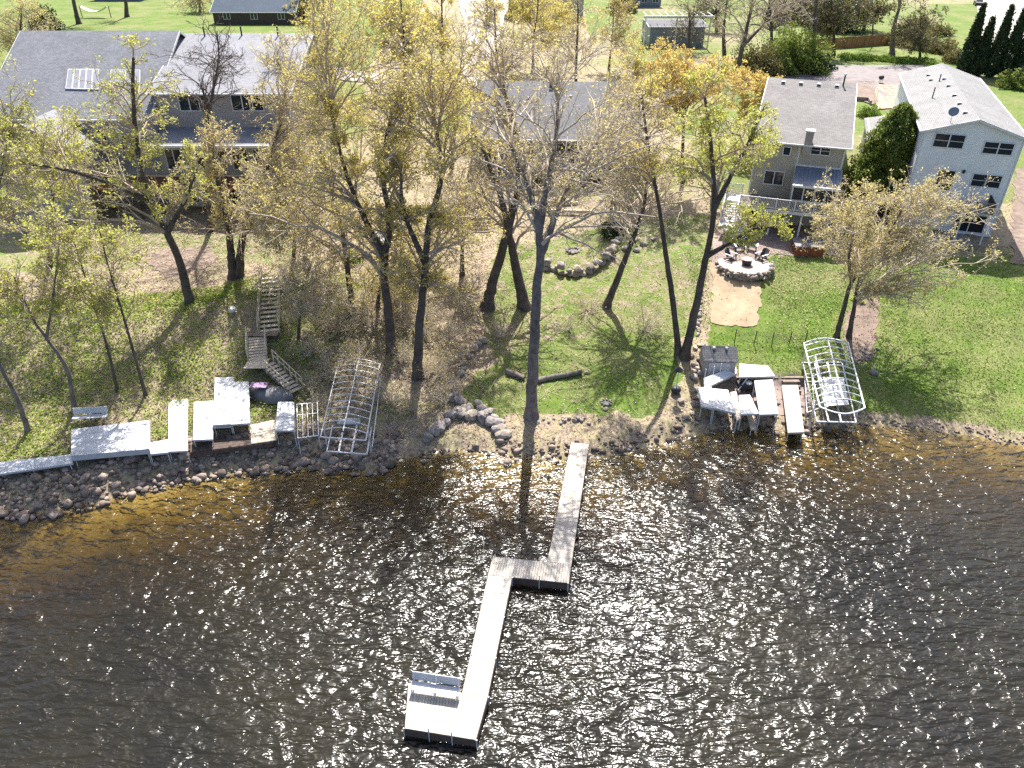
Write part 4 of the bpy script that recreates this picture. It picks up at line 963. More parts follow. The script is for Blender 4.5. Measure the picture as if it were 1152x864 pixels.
s = MB(); s.beam((2.4, -1.7, 1.4), (16.4, -1.7, 1.4), .12, .1); s.beam((2.4, -1.7, .5), (2.4, -1.7, 1.4), .1); s.beam((2.4, -1.7, 1.4), (2.4, .3, 1.4), .1); s.beam((16.4, -1.7, .5), (16.4, -1.7, 1.4), .1); s.beam((16.4, -1.7, 1.4), (16.4, .3, 1.4), .1); s.build('porch_rail', M['white'], pf)
s = MB(); [s.box(2.4+i*.3, 2.4+i*.3+.14, -2.1, -1.82, .05, .42) for i in range(47)]; s.build('porch_lattice', M['flag'], pf)
for x, y in ((6, 8), (11, 8.5)): vent(rf, x, y, ZE+.1+(ZP-ZE)*y/(DD/2))
MB().box(8.5, 9.5, 11, 12, 6, ZP+1.2).build('chimney', M['concrete'], rf)
# terraces and steps in front
a = G(542, 262); t = thing('garden_steps', 'short flight of pale garden steps below the middle house porch', 'steps', a)
for i in range(6): MB().box(-.85, .85, i*.42, i*.42+.5, i*.2-.2, i*.2+.1).build('step', M['flag'], t)
for lab, p0, p1 in (('lower pale timber edging across the slope below the middle house', (590, 238), (668, 240)), ('upper pale timber edging across the slope below the middle house', (596, 228), (650, 230))):
    A, B = G(*p0), G(*p1); o = lerp(A, B, .5); t = thing('timber_edging', lab, 'edging', o); s = MB()
    for k in range(2): s.beam(A-o+Vector((0, 0, .05+.18*k)), B-o+Vector((0, 0, .05+.18*k)), .2, .17)
    s.build('timbers', M['tread'], t)

# ---- left house, large, grey shingles
t = thing('house', 'large blue grey shingled house with two roof levels at the upper left', 'house', (0, 74, 5.0)); o = t.location
def wy_(px, py, y): p = at_y(px, py, y); return p.x, p.z-5.0
def by_(y): return y-74
# right block
xr0 = wy_(172, 103, 77.5)[0]; xr1 = wy_(322, 103, 77.5)[0]; ze = wy_(240, 103, 77.5)[1]
dz = 12.1
s = MB(); s.box(xr0, xr1, 3.5, 26, -1.5, ze); s.build('wall', M['sid_grey'], t)
zr = ze+3.6
r_ = gable_roof(t, xr0, xr1, 3.5, 27.5, ze, zr, 'x', 'sh_side', .5)
for x in (xr0, xr1-.1):
    s = MB(); n = len(s.v); s.v += [(x, 3.5, ze), (x, 27.5, ze), (x, 15.5, zr-.08), (x+.1, 3.5, ze), (x+.1, 27.5, ze), (x+.1, 15.5, zr-.08)]
    for q in ((0, 2, 1), (3, 4, 5), (0, 1, 4, 3), (1, 2, 5, 4), (2, 0, 3, 5)): s.f.append(tuple(n+i for i in q)); s.mi.append(0)
    s.build('gable', M['sid_grey'], t)
window(t, wy_(203, 120, 77.5)[0], wy_(236, 120, 77.5)[0], wy_(220, 124, 77.5)[1], wy_(220, 107, 77.5)[1], 3.5, 3, 1)
window(t, wy_(262, 120, 77.5)[0], wy_(296, 120, 77.5)[0], wy_(220, 124, 77.5)[1], wy_(220, 107, 77.5)[1], 3.5, 3, 1)
pz0 = wy_(220, 164, 73.4)[1]; px0, px1 = wy_(165, 160, 73.4)[0], wy_(322, 160, 73.4)[0]
s = MB(); s.slab([(px0, -.6, pz0), (px1, -.6, pz0), (px1, 3.48, pz0+.75), (px0, 3.48, pz0+.75)], .15); pr = s.build('porch_roof', M['sh_side'], t)
MB().box(px0, px1, -.7, -.605, pz0-.2, pz0+.03).build('porch_fascia', M['white'], pr)
s = MB(); s.box(px0+.3, px1-.3, .6, 3.48, -1.5, pz0-.1); s.build('sun_room', M['sid_tan'], t)
for k in range(5):
    x = px0+1+k*2.2; window(t, x, x+1.5, pz0-2.6, pz0-.7, .6, 2, 1)
dzf = pz0-3.4
s = MB(); [s.box(px0-5.5, px1, -2.6+i*.16, -2.6+i*.16+.15, dzf-.06, dzf) for i in range(19)]; dk = s.build('deck', M['redwood'], t)
s = MB(); s.box(px0-5.5, px1, -2.66, -2.61, dzf-.35, dzf-.02); s.build('deck_fascia', M['redwood'], dk); railing(dk, (px0-5.4, -2.55, dzf), (px1-.1, -2.55, dzf), 1.0, 'darkwood', .16)
for k in range(6): x = px0-5.2+k*(px1-px0+5)/5; MB().beam((x, -2.4, -.3), (x, -2.4, dzf-.06), .16).build('deck_post', M['darkwood'], t)
window(t, wy_(205, 205, 74.6)[0]-.2, wy_(215, 205, 74.6)[0]+.4, 1.0, 2.6, .6, 1, 1); window(t, px0+6, px0+8.6, .7, 2.6, .6, 2, 1)
# left block
xl0 = wy_(-28, 85, 77)[0]; zl1 = wy_(100, 132, 75.5)[1]
s = MB(); s.box(xl0, xr0-.02, 1.8, 24, -1.5, zl1); s.build('wall', M['sid_grey'], t)
ridge_y = 13.5; 
zrl = wy_(100, 35, 74+ridge_y)[1]
rl = gable_roof(t, xl0, xr0-.55, 1.8, 2*ridge_y-1.8, zl1, zrl, 'x', 'sh_blue', .45)
slp = (zrl-zl1)/(ridge_y-1.8)
def onroof(px, py):
    d = ray(px, py); k = (zl1+.05+5.0-CAMH-slp*(75.8))/(d[2]-slp*d[1]); return Vector((d[0]*k, d[1]*k-74, CAMH+d[2]*k-5.0))
for (a, b2, c_, d_2) in (((77, 79), (112, 79), (111, 102), (74, 101)), ((125, 80), (158, 80), (158, 94), (124, 94))):
    q = [onroof(*p)+Vector((0, 0, .14)) for p in (d_2, c_, b2, a)]; s = MB(); s.slab(q, .1); sk = s.build('skylight', M['greyrail'], rl)
    g = MB()
    for i in range(5 if a[0] < 100 else 2):
        n_ = 5 if a[0] < 100 else 2; u0, u1 = i/n_+.02, (i+1)/n_-.02
        qq = [lerp(lerp(q[0], q[1], u), lerp(q[3], q[2], u), v)+Vector((0, 0, .012)) for u, v in ((u0, .04), (u1, .04), (u1, .96), (u0, .96))]; g.slab(qq, .01)
    g.build('skylight_pane', M['skypane'], sk)
window(t, wy_(136, 160, 75.8)[0], wy_(153, 160, 75.8)[0], wy_(140, 168, 75.8)[1], wy_(140, 153, 75.8)[1], 1.8, 2, 1); window(t, wy_(110, 150, 75.8)[0], wy_(118, 150, 75.8)[0], zl1-2.4, zl1-1.0, 1.8, 1, 1)
# left projecting wing
xw0, xw1 = wy_(-15, 170, 71)[0], wy_(88, 165, 71)[0]; zw = wy_(40, 172, 70.5)[1]
s = MB(); s.box(xw0+.4, xw1-.4, -3.0, 1.79, -1.5, zw-.1); s.build('wing', M['sid_grey'], t)
xm = (xw0+xw1)/2; zt_ = zw+2.6
s = MB(); s.slab([(xw0, -3.5, zw), (xm, -3.5, zt_), (xm, 7.0, zt_), (xw0, 7.0, zw)], .15); s.slab([(xm, -3.5, zt_), (xw1, -3.5, zw), (xw1, 7.0, zw), (xm, 7.0, zt_)], .15); s.build('wing_roof', M['sh_side'], t)
s = MB(); s.poly([(xw0+.4, -3.0, zw-.1), (xw1-.4, -3.0, zw-.1), (xm, -3.0, zt_-.3)]); s.build('wing_gable', M['sid_grey'], t); window(t, xm-1.6, xm+1.6, zw-3, zw-1, -3.0, 3, 1)
for x, y in ((xr0+2, 14.8), (xr0+6, 15), (xr0+10, 14.9)): MB().tube([(x, y, zr-1), (x, y, zr+.8)], .09, 8).build('vent_pipe', M['black'], r_)

# ---- second row, far behind
def simple_house(name, label, px0, px1, py_base, y, z, h, hr, D, wm, rm, cat='house', wins=4, rise=1.5):
    a = at_y(px0, 20, y).x; b2 = at_y(px1, 20, y).x; zb = H((a+b2)/2, y)
    t = thing(name, label, cat, (a, y, zb)); W_ = b2-a
    walls(t, W_, D, h, h+rise-.05, wm, ridge='x'); gable_roof(t, 0, W_, 0, D, h, h+rise, 'x', rm, .4)
    for k in range(wins): x = W_*(k+.5)/wins; window(t, x-.7, x+.7, 1.1, 2.4, 0, 2, 1)
    return t
simple_house('house', 'navy roofed house behind the large grey house', 240, 332, 22, 178, 0, 2.6, 0, 24, 'darkwood', 'sh_navy', wins=3, rise=6)
t = simple_house('garage', 'flat grey garage with a white fascia at the top behind the golden treetops', 733, 795, 48, 154, 0, 3.6, 0, 10, 'bluegrey', 'sh_mid', 'garage', wins=0, rise=.5)
t = thing('pergola', 'white pergola frame standing beside the grey garage', 'pergola', (at_y(735, 30, 152).x, 152, H(28, 152))); 
for x in (-1.6, 4.2, 10.4): MB().beam((x, -.5, -.3), (x, -.5, 5.4), .22).build('post', M['white'], t)
s = MB(); s.beam((-2.0, -.5, 5.5), (11, -.5, 5.5), .35, .4)
for k in range(10): s.beam((-1.5+k*1.35, -.9, 5.72), (-1.3+k*1.35, 5, 5.72), .12, .14)
s.build('beams', M['white'], t)
t = simple_house('house', 'dark windowed house at the top edge right of the concrete drive', 572, 656, 14, 190, 0, 6.0, 0, 12, 'sid_tan', 'sh_mid', wins=5, rise=2)
t = simple_house('shed', 'grey garden shed at the top edge beyond the left lawn', 112, 166, 6, 222, 0, 3.2, 0, 6, 'bluegrey', 'sh_mid', 'shed', wins=2, rise=1)
t = simple_house('house', 'pale blue grey house at the top edge between the lawn strip and the pergola', 692, 742, 6, 215, 0, 5.0, 0, 10, 'bluegrey', 'sh_blue', wins=4, rise=3)
# white hammock on the back lawn
c = G(109, 20); t = thing('hammock', 'white hammock strung between two posts on the far left lawn', 'hammock', c)
s = MB(); vv = []; n_ = 14
for i in range(n_+1):
    u = i/n_*2-1
    for k in range(5): v = k/4*2-1; vv.append((u*3.0, v*1.0*(1-.5*u*u), 1.2+1.1*u*u+.15*v*v))
s.v = vv; s.f = [(i*5+k, (i+1)*5+k, (i+1)*5+k+1, i*5+k+1) for i in range(n_) for k in range(4)]; s.mi = [0]*len(s.f)
hb = s.build('sling', M['white'], t); sm = hb.modifiers.new('t', 'SOLIDIFY'); sm.thickness = .05
for x in (-3.3, 3.3): MB().beam((x, 0, -.1), (x, 0, 2.5), .15).build('post', M['oldwood'], t)
# parked car at the top right
c = G(1100, 6); t = thing('parked_car', 'black car parked beside the tall narrow evergreens at the top right', 'car', c, R(70))
s = MB(); pr = [(-2.2, .35), (-2.25, .8), (-1.2, .95), (1.5, .98), (2.2, .85), (2.25, .4)]
bm_v = []
for sg in (-1, 1): s.poly([(x, sg*.88, z) for x, z in (pr if sg < 0 else pr[::-1])])
for i in range(len(pr)): a, b2 = pr[i], pr[(i+1) % len(pr)]; s.poly([(a[0], -.88, a[1]), (a[0], .88, a[1]), (b2[0], .88, b2[1]), (b2[0], -.88, b2[1])])
s.build('body', M['black'], t)
s = MB(); s.hexa([(-1.3, -.85, .95), (1.6, -.85, .97), (1.6, .85, .97), (-1.3, .85, .95)], [(-.5, -.68, 1.45), (1.1, -.68, 1.45), (1.1, .68, 1.45), (-.5, .68, 1.45)]); s.build('cabin', M['glass'], t, bevel=.05)
for x in (-1.4, 1.4):
    for y in (-.84, .84): MB().tube([(x, y-.1, .33), (x, y+.1, .33)], .33, 14).build('wheel', M['black'], t)
# wooden fence
pts = [G(905, 57), G(925, 55.5), G(945, 54.5), G(965, 53), G(1003, 50)]; t = thing('board_fence', 'warm brown board fence curving along the far lawn at the upper right', 'fence', pts[2])
s = MB()
for i in range(len(pts)-1):
    n_ = int((pts[i+1]-pts[i]).length/.22)
    for k in range(n_): p = lerp(pts[i], pts[i+1], k/n_); h_ = 1.9+random.uniform(-.06, .06); s.box(p.x-.1, p.x+.1, p.y-.015+random.uniform(-.01, .01), p.y+.015, p.z-.3, p.z+h_)
M['fencewood'] = simple('fence_boards', (.36, .20, .09), (.26, .14, .065), .85, 2, island=.3)
s.off(pts[2]).build('boards', M['fencewood'], t)
s = MB()
for i in range(len(pts)-1): s.beam(pts[i]+Vector((0, .06, 1.5)), pts[i+1]+Vector((0, .06, 1.5)), .05, .1)
s.off(pts[2]).build('rail', M['oldwood'], t)
# raised timber bed
A, B, C_ = G(950, 96), G(960, 113), G(977, 114); t = thing('raised_bed', 'dark timber raised planting bed between the tan and white houses', 'planter', B)
s = MB()
for p, q_ in ((A, B), (B, C_), (C_, G(979, 118))):
    for k in range(2): s.beam(p-B+Vector((0, 0, .15+.28*k)), q_-B+Vector((0, 0, .15+.28*k)), .3, .27)
s.build('timbers', M['oldwood'], t)
c = G(990, 94); t = thing('kettle_grill', 'round dark kettle grill on the far paved yard', 'grill', c); MB().lathe([(.05, .55), (.3, .65), (.42, .9), (.3, 1.15), (.05, 1.22)], 14).build('bowl', M['black'], t, True)
for a in (0, 2.1, 4.2): MB().beam((.35*math.cos(a), .35*math.sin(a), 0), (.15*math.cos(a), .15*math.sin(a), .7), .04).build('leg', M['black'], t)
# ------------------------------------------------------------------ trees
def nrm(v): return v/np.maximum(np.linalg.norm(v, axis=-1, keepdims=True), 1e-9)
def tubes(P, Rr, s):
    """P (n,p,3) polylines, Rr (n,p) radii -> verts, quads"""
    n, p, _ = P.shape
    T = np.empty_like(P); T[:, 1:-1] = P[:, 2:]-P[:, :-2]; T[:, 0] = P[:, 1]-P[:, 0]; T[:, -1] = P[:, -1]-P[:, -2]; T = nrm(T)
    ref = nrm(P[:, -1]-P[:, 0]); u = np.where(np.abs(ref[:, 2:3]) < .85, np.array([[0, 0, 1.]]), np.array([[1., 0, 0]]))[:, None, :]
    A = nrm(np.cross(T, np.broadcast_to(u, T.shape))); B = np.cross(T, A)
    an = 2*np.pi*np.arange(s)/s
    V = P[:, :, None, :]+Rr[:, :, None, None]*(A[:, :, None, :]*np.cos(an)[None, None, :, None]+B[:, :, None, :]*np.sin(an)[None, None, :, None])
    V = V.reshape(-1, 3)
    i = np.arange(n)[:, None, None]*p*s; j = np.arange(p-1)[None, :, None]*s; k = np.arange(s)[None, None, :]; k2 = (k+1) % s
    F = np.stack([i+j+k, i+j+k2, i+j+s+k2, i+j+s+k], -1).reshape(-1, 4)
    return V, F
def sample(P, t):
    """P (n,p,3), t (n,k) -> points (n,k,3), tangents"""
    p = P.shape[1]; f = np.clip(t, 0, .9999)*(p-1); i = f.astype(int); w_ = (f-i)[..., None]; ar = np.arange(len(P))[:, None]
    a = P[ar, i]; b = P[ar, i+1]; return a*(1-w_)+b*w_, nrm(b-a), i, w_[..., 0]
def children(r, P, Rr, k, t0, t1, length, ang, npts, wob, up, rfac, rmin, taper=.35, droop=0):
    n = len(P); t = t0+(t1-t0)*(np.arange(k)[None, :]+r.uniform(0, 1, (n, k)))/k
    pos, tan, i, w_ = sample(P, t); ar = np.arange(n)[:, None]; pr = Rr[ar, i]*(1-w_)+Rr[ar, i+1]*w_
    az = r.uniform(0, 6.283, (n, k)); u = nrm(np.cross(tan, r.normal(0, 1, tan.shape))); 
    a = np.radians(r.normal(ang, 12, (n, k)))[..., None]; d = nrm(tan*np.cos(a)+u*np.sin(a))
    ln = length[:, None]*(1-.55*(t-t0)/(t1-t0+1e-6))*r.uniform(.65, 1.3, (n, k))
    pos = pos.reshape(-1, 3); d = d.reshape(-1, 3); ln = ln.ravel(); pr = pr.ravel()
    Q = np.empty((len(pos), npts, 3)); Q[:, 0] = pos; st = (ln/(npts-1))[:, None]
    for q in range(1, npts):
        d = nrm(d+r.normal(0, wob, d.shape)+np.array([0, 0, up-droop*q])); Q[:, q] = Q[:, q-1]+d*st
    r0 = np.maximum(np.minimum(pr*rfac, pr*.9), rmin); rr = r0[:, None]*np.linspace(1, taper, npts)[None, :]
    return Q, rr, ln
def leafquads(r, pos, size, flat=.3):
    n = len(pos); a = nrm(r.normal(0, 1, (n, 3))*np.array([1, 1, 1-flat])); b = nrm(np.cross(a, r.normal(0, 1, (n, 3))))
    s = size*r.uniform(.55, 1.35, (n, 1)); a = a*s; b = b*s*.62
    V = np.stack([pos-a*.5, pos+b*.5, pos+a*.6, pos-b*.5], 1).reshape(-1, 3)
    return V, np.arange(n*4).reshape(-1, 4)
def catmull(pts, rs, n=5):
    P = np.array(pts, float); P = np.vstack([2*P[0]-P[1], P, 2*P[-1]-P[-2]]); out = []; ro = []
    for i in range(1, len(P)-2):
        for k in range(n):
            t = k/n; a, b, c, d = P[i-1:i+3]
            out.append(.5*((2*b)+(-a+c)*t+(2*a-5*b+4*c-d)*t*t+(-a+3*b-3*c+d)*t**3)); ro.append(rs[i-1]*(1-t)+rs[i]*t)
    out.append(P[-2]); ro.append(rs[-1]); return np.array(out), np.array(ro)
def make_tree(name, label, stems, crowns, r0, bark='bark', twig='twig', leaf=None, leaf_n=2, leaf_s=.15, seed=1, cat='tree', k2=7, k3=7, k4=2, group=None, flare=1.5, thin=1.35, bend=.11, l2=.5):
    """stems: world polylines; the first starts at the ground. crowns: (centre xyz, radii xyz, limbs)"""
    r = np.random.default_rng(seed); o = Vector(stems[0][0]); o.z = H(o.x, o.y); ov = np.array(o)
    root = thing(name, label, cat, o, 0, group)
    SP = []; V = []; F = []; n0 = 0
    for si, st in enumerate(stems):
        L_ = len(st); ra = r0*(1 if si == 0 or len(st[0]) < 4 else st[0][3])
        rs = [ra*(1-.72*(i/(L_-1))**.8) for i in range(L_)]
        P, rr = catmull([p[:3] for p in st], rs, 6); P = P-ov
        if si == 0 or P[0][2] < .5:
            P[0][2] -= .25; zz = P[:, 2]-P[0][2]; rr = rr*(1+(flare-1)*np.exp(-zz/.45))
        P[1:-1] += r.normal(0, ra*.05, P[1:-1].shape)
        v, f = tubes(P[None], rr[None], 10); v = v+r.normal(0, 1, v.shape)*np.repeat(rr, 10)[:, None]*.05
        V.append(v); F.append(f+n0); n0 += len(v); SP.append((P, rr))
    # limbs reach for points spread through the crown volume
    LP = []; LR = []
    for (c, rad, nl) in crowns:
        c = np.array(c)-ov; rad = np.array(rad)
        for _ in range(int(nl*{'leaf_lime': 1.2, 'leaf_gold': 1.4}.get(leaf, 2.0 if twig == 'twig_pale' else 1.6))):
            d = nrm(r.normal(0, 1, 3)); tgt = c+d*rad*r.uniform(.2, 1)**.5
            best = None
            for P, rr in SP:
                lo = int(len(P)*.35); cand = P[lo:]; dz = tgt[2]-cand[:, 2]; hd = np.linalg.norm(tgt[:2]-cand[:, :2], axis=1)
                cost = np.abs(dz-hd*.55)+hd*.5+r.uniform(0, 1.5, len(cand)); j = int(np.argmin(cost))
                if best is None or cost[j] < best[0]: best = (cost[j], P[lo+j], rr[lo+j], nrm(P[min(lo+j+1, len(P)-1)]-P[lo+j-1]))
            _, p0, rp, tn = best; Ln = np.linalg.norm(tgt-p0); dv = nrm(tgt-p0)
            p1 = p0+(tn*.5+dv*.5)*Ln*.45+np.array([0, 0, r.uniform(-.02, .10)])*Ln; t = np.linspace(0, 1, 9)[:, None]
            Q = (1-t)**2*p0+2*t*(1-t)*p1+t*t*tgt; w_ = np.cumsum(r.normal(0, bend*Ln/8*2.2, Q.shape), 0); w_[0] = 0; Q = Q+w_*np.linspace(0, 1, 9)[:, None]**.7
            rl = min(rp*.62, .018*Ln+.025); LP.append(Q); LR.append(rl*np.linspace(1, .22, 9))
    LP = np.array(LP); LR = np.array(LR)
    npmesh('trunk', np.concatenate(V), [np.concatenate(F)], M[bark], root, True)
    ln1 = np.linalg.norm(LP[:, -1]-LP[:, 0], axis=1)
    B2, R2, l2_ = children(r, LP, LR, k2, .22, 1.0, ln1*l2*.9+.5, 48, 6, .22, .03, .6, .022*thin)
    for P, rr in SP:
        tip = P[-8:][None]; B2b, R2b, lb = children(r, tip, rr[-8:][None], 6, .2, 1.0, np.array([1.8]), 45, 6, .14, .05, .5, .022*thin); B2 = np.concatenate([B2, B2b]); R2 = np.concatenate([R2, R2b]); l2_ = np.concatenate([l2_, lb])
    B3, R3, l3_ = children(r, B2, R2, k3, .12, 1.0, np.clip(l2_*.42, .35, 1.5), 46, 5, .26, .03, .55, .012*thin)
    V = []; F = []; n0 = 0
    for P, rr, s in ((LP, LR, 7), (B2, R2, 5), (B3, R3, 3)):
        v, f = tubes(P, rr, s); V.append(v); F.append(f+n0); n0 += len(v)
    if k4:
        B4, R4, l4_ = children(r, B3, R3, k4, .15, 1.0, np.clip(l3_*.5, .22, .7), 45, 3, .22, .03, .6, .0075*thin, .6)
        v, f = tubes(B4, R4, 3); V.append(v); F.append(f+n0); n0 += len(v)
    else: B4 = B3
    npmesh('branches', np.concatenate(V), [np.concatenate(F)], M[twig], root)
    if leaf and leaf_n:
        m_ = len(B4); cl = .55+.45*np.sin(B4[:, -1, 0]*1.1+seed)*np.cos(B4[:, -1, 2]*1.3+B4[:, -1, 1]*.9)
        leaf_n *= 2.1; leaf_s *= 1.05
        keep = r.uniform(0, 1, m_) < np.clip(leaf_n*.5*(.4+1.1*cl), 0, 1); tips = B4[keep, -1]; k = max(1, int(round(leaf_n)))
        pos = np.repeat(tips, k, 0)+r.normal(0, leaf_s*.55, (len(tips)*k, 3))
        v, f = leafquads(r, pos, leaf_s); npmesh('foliage', v, [f], M[leaf], root)
    return root
def stem(base, pts):
    """base: ground point; pts: photo pixels with depth offsets from the base"""
    return [tuple(base)]+[tuple(at_y(p[0], p[1], base.y+(p[2] if len(p) > 2 else 0))) for p in pts]
def crown(base, px, py, rx, ry, dy, n, ryd=None):
    c = at_y(px, py, base.y+dy); zc = c.y*math.cos(PITCH)-(c.z-CAMH)*math.sin(PITCH); k = zc/FOC
    return (tuple(c), (rx*k, (ryd or min(rx*k, 5.5)), ry*k*1.06), n)
def T(name, label, bpx, stems, crowns, r0, **kw):
    b = G(*bpx); ss = []
    for s_ in stems:
        if s_[0] == 'g': ss.append(stem(b, s_[1:]))
        elif s_[0] == 'G': ss.append(stem(G(*s_[1]), s_[2:]))
        else: ss.append([tuple(at_y(p[0], p[1], b.y+(p[2] if len(p) > 2 else 0)))+((.62,) if i == 0 else ()) for i, p in enumerate(s_)])
    return make_tree(name, label, ss, [crown(b, *c) for c in crowns], r0, **kw)

T('tall_tree', 'tallest nearly bare tree with a straight grey trunk at the waterline behind the dock', (597, 467),
  [['g', (600, 400), (604, 330), (608, 285, .2), (604, 245, .8), (592, 205, 1.6), (574, 160, 2.4)], [(607, 292, .2), (622, 252, .8), (642, 205, 1.8), (672, 160, 3)], [(606, 262, .5), (614, 215, 1.2), (625, 160, 2.2), (628, 110, 3)]],
  [(645, 120, 140, 95, 3, 22), (625, 200, 115, 55, 1, 14)], .44, bark='bark_grey', twig='twig_pale', leaf='leaf_buff', leaf_n=.55, seed=3, k2=6, k3=6, k4=2, thin=.95)
T('tree', 'dark thick trunked tree leaning right in front of the middle house porch', (548, 345),
  [['g', (555, 315), (570, 265, .5), (584, 205, 1.5), (580, 150, 3), (565, 95, 4)], ['G', (590, 345), (581, 305), (574, 268), (560, 210, 1), (535, 150, 3)]],
  [(548, 105, 95, 90, 4, 22), (580, 215, 90, 50, 2, 12)], .52, leaf='leaf_gold', leaf_n=.7, seed=5, twig='twig')
T('tree', 'pale branched bare tree rising above the right end of the curved garden wall', (682, 345),
  [['g', (697, 308), (712, 268), (722, 240, .5), (730, 195, 1.5)]], [(712, 190, 105, 62, 1.5, 24)], .34, twig='twig_pale', leaf='leaf_buff', leaf_n=.35, seed=8)
T('tree', 'slender dark tree whose trunk meets the lime leaved tree beside the grey shed', (764, 398),
  [['g', (757, 340), (749, 285), (742, 235, 1), (730, 170, 2), (722, 110, 3)]], [(712, 140, 62, 62, 2.5, 14)], .27, leaf='leaf_gold', leaf_n=.8, seed=9)
T('tree', 'lime leaved tree with a dark curving trunk beside the grey shed', (770, 402),
  [['g', (783, 345), (793, 295), (803, 240), (801, 175, 1), (793, 110, 2)], [(802, 238), (822, 198, .5), (842, 160, 1), (860, 120, 2)], [(795, 288), (820, 274, -.3), (846, 258, -.5), (872, 255, -.8)]],
  [(805, 145, 82, 62, 1.5, 24), (850, 252, 50, 16, -.5, 6)], .36, leaf='leaf_lime', leaf_n=1.4, leaf_s=.16, seed=12, twig='twig')
T('tree', 'wide low tree with pale buds between the two right hand houses', (941, 379),
  [['g', (950, 345), (958, 318), (980, 290, .4), (1000, 262, .8), (1015, 235, 1)], ['G', (955, 380), (961, 345), (965, 320), (975, 280, .5)], [(958, 318), (955, 290, .3), (960, 260, .6), (955, 235, 1)]],
  [(1000, 240, 108, 46, 1, 22), (1010, 290, 95, 30, .2, 14)], .22, twig='twig_pale', leaf='leaf_buff', leaf_n=1.3, leaf_s=.13, seed=14)
T('tree', 'tall leaning dark trunked tree with lime leaves in front of the large grey house', (214, 340),
  [['g', (204, 300), (188, 262), (168, 222, .5), (155, 170, 1.5), (150, 110, 2.5), (150, 65, 3)], [(188, 262), (208, 225, .5), (222, 190, 1.5)], [(170, 226, .5), (120, 205, 0), (70, 190, -.5), (30, 185, -1)]],
  [(85, 190, 130, 72, 0, 24), (140, 95, 78, 68, 2.5, 11), (205, 195, 60, 35, 1.5, 7)], .38, leaf='leaf_lime', leaf_n=.8, leaf_s=.17, seed=17)
T('bare_tree', 'leafless dark branched tree standing out against the large grey roof', (236, 262),
  [['g', (236, 215), (234, 150, 0), (232, 118, .2), (226, 95, .5)], [(233, 140), (240, 100, .3), (246, 65, .8), (244, 35, 1.2)]],
  [(238, 72, 72, 48, .6, 17)], .26, twig='twig_dark', bark='bark', leaf=None, seed=19, k3=5, k4=2, k2=6)
T('twin_tree', 'double trunked tree with twisted branches at the top of the bank left of the stairs', (262, 312),
  [['g', (260, 285), (255, 245), (245, 205, .5), (240, 175, 1)], ['G', (269, 312), (271, 280), (280, 235, .5), (300, 190, 1), (315, 140, 2)]],
  [(285, 205, 110, 62, 1, 28), (325, 110, 50, 70, 2.5, 10)], .40, leaf='leaf_buff', leaf_n=1.0, seed=21, twig='twig', k3=7)
T('tree', 'golden leaved tree with a dark trunk left of centre above the left boat lift', (441, 398),
  [['g', (437, 350), (432, 300), (438, 250, .5), (430, 190, 1.6), (440, 130, 2.5)], [(433, 290), (405, 235, 1), (385, 180, 2), (372, 120, 3)]],
  [(418, 95, 118, 105, 3, 34), (375, 215, 105, 70, 1, 20)], .42, leaf='leaf_gold', leaf_n=1.2, leaf_s=.15, seed=23)
T('tree', 'golden leaved tree with a forked dark trunk in the middle of the bank', (470, 425),
  [['g', (471, 375), (478, 310), (482, 255, .5), (497, 200, 1.5), (492, 150, 2.3)], [(480, 300), (455, 240, 1), (450, 185, 2)]],
  [(488, 145, 98, 118, 2.5, 28), (490, 280, 95, 58, 1, 20)], .40, leaf='leaf_gold', leaf_n=1.3, seed=25)
T('tree', 'buff twiggy tree on the bank right of the wooden stairs', (397, 352),
  [['g', (392, 310), (386, 265), (375, 220, .5), (360, 170, 1)], [(390, 290), (350, 265, 0), (325, 250, 0)]], [(345, 240, 95, 68, .5, 26)], .28, twig='twig_pale', leaf='leaf_buff', leaf_n=1.0, seed=27)
T('sapling', 'slim lime leaved tree right of the bench behind the stored dock sections', (164, 445),
  [['g', (150, 395), (137, 350), (122, 300, .3), (112, 260, .6)]], [(125, 300, 75, 62, .4, 15)], .13, leaf='leaf_lime', leaf_n=1.0, seed=31, twig='twig', k4=2)
T('sapling', 'slim lime leaved tree behind the wide dock platform', (132, 440),
  [['g', (122, 395), (108, 350), (92, 300, .3), (80, 260, .5)]], [(80, 300, 72, 65, .4, 14)], .12, leaf='leaf_lime', leaf_n=.95, seed=33, k4=2)
T('sapling', 'leaning forked grey trunked tree above the bench on the left bank', (84, 462),
  [['g', (75, 415), (52, 380), (38, 360), (15, 310, .3)], [(52, 382), (60, 330, .3), (66, 280, .6)]], [(35, 295, 75, 70, .4, 14)], .17, leaf='leaf_lime', leaf_n=.8, seed=35, bark='bark_grey', k4=2)
T('sapling', 'grey trunked tree leaning out of the left edge above the long dock section', (32, 486),
  [['g', (20, 450), (2, 415), (-20, 370, .3), (-40, 310, .5)]], [(-20, 340, 60, 60, .3, 12)], .19, leaf='leaf_lime', leaf_n=.75, seed=37, bark='bark_grey', k4=2)
T('tree', 'lime leaved tree at the left edge below the large grey house', (-30, 350),
  [['g', (-28, 300), (-15, 250), (0, 200, .5), (10, 150, 1)]], [(5, 185, 75, 75, .5, 18), (0, 110, 45, 40, 2, 6)], .32, leaf='leaf_lime', leaf_n=.8, seed=39)
T('tree', 'orange budded tree behind the lime tree and left of the tan house roof', (768, 205),
  [['g', (768, 165), (770, 130), (772, 100)]], [(765, 88, 88, 30, 0, 22)], .25, leaf='leaf_orange', leaf_n=2.4, leaf_s=.20, seed=41, k4=2)
T('tree', 'orange budded tree at the corner of the tan house roof', (852, 170),
  [['g', (852, 135), (851, 105)]], [(848, 100, 36, 26, 0, 12)], .16, leaf='leaf_orange', leaf_n=2.4, leaf_s=.2, seed=43, k4=2)
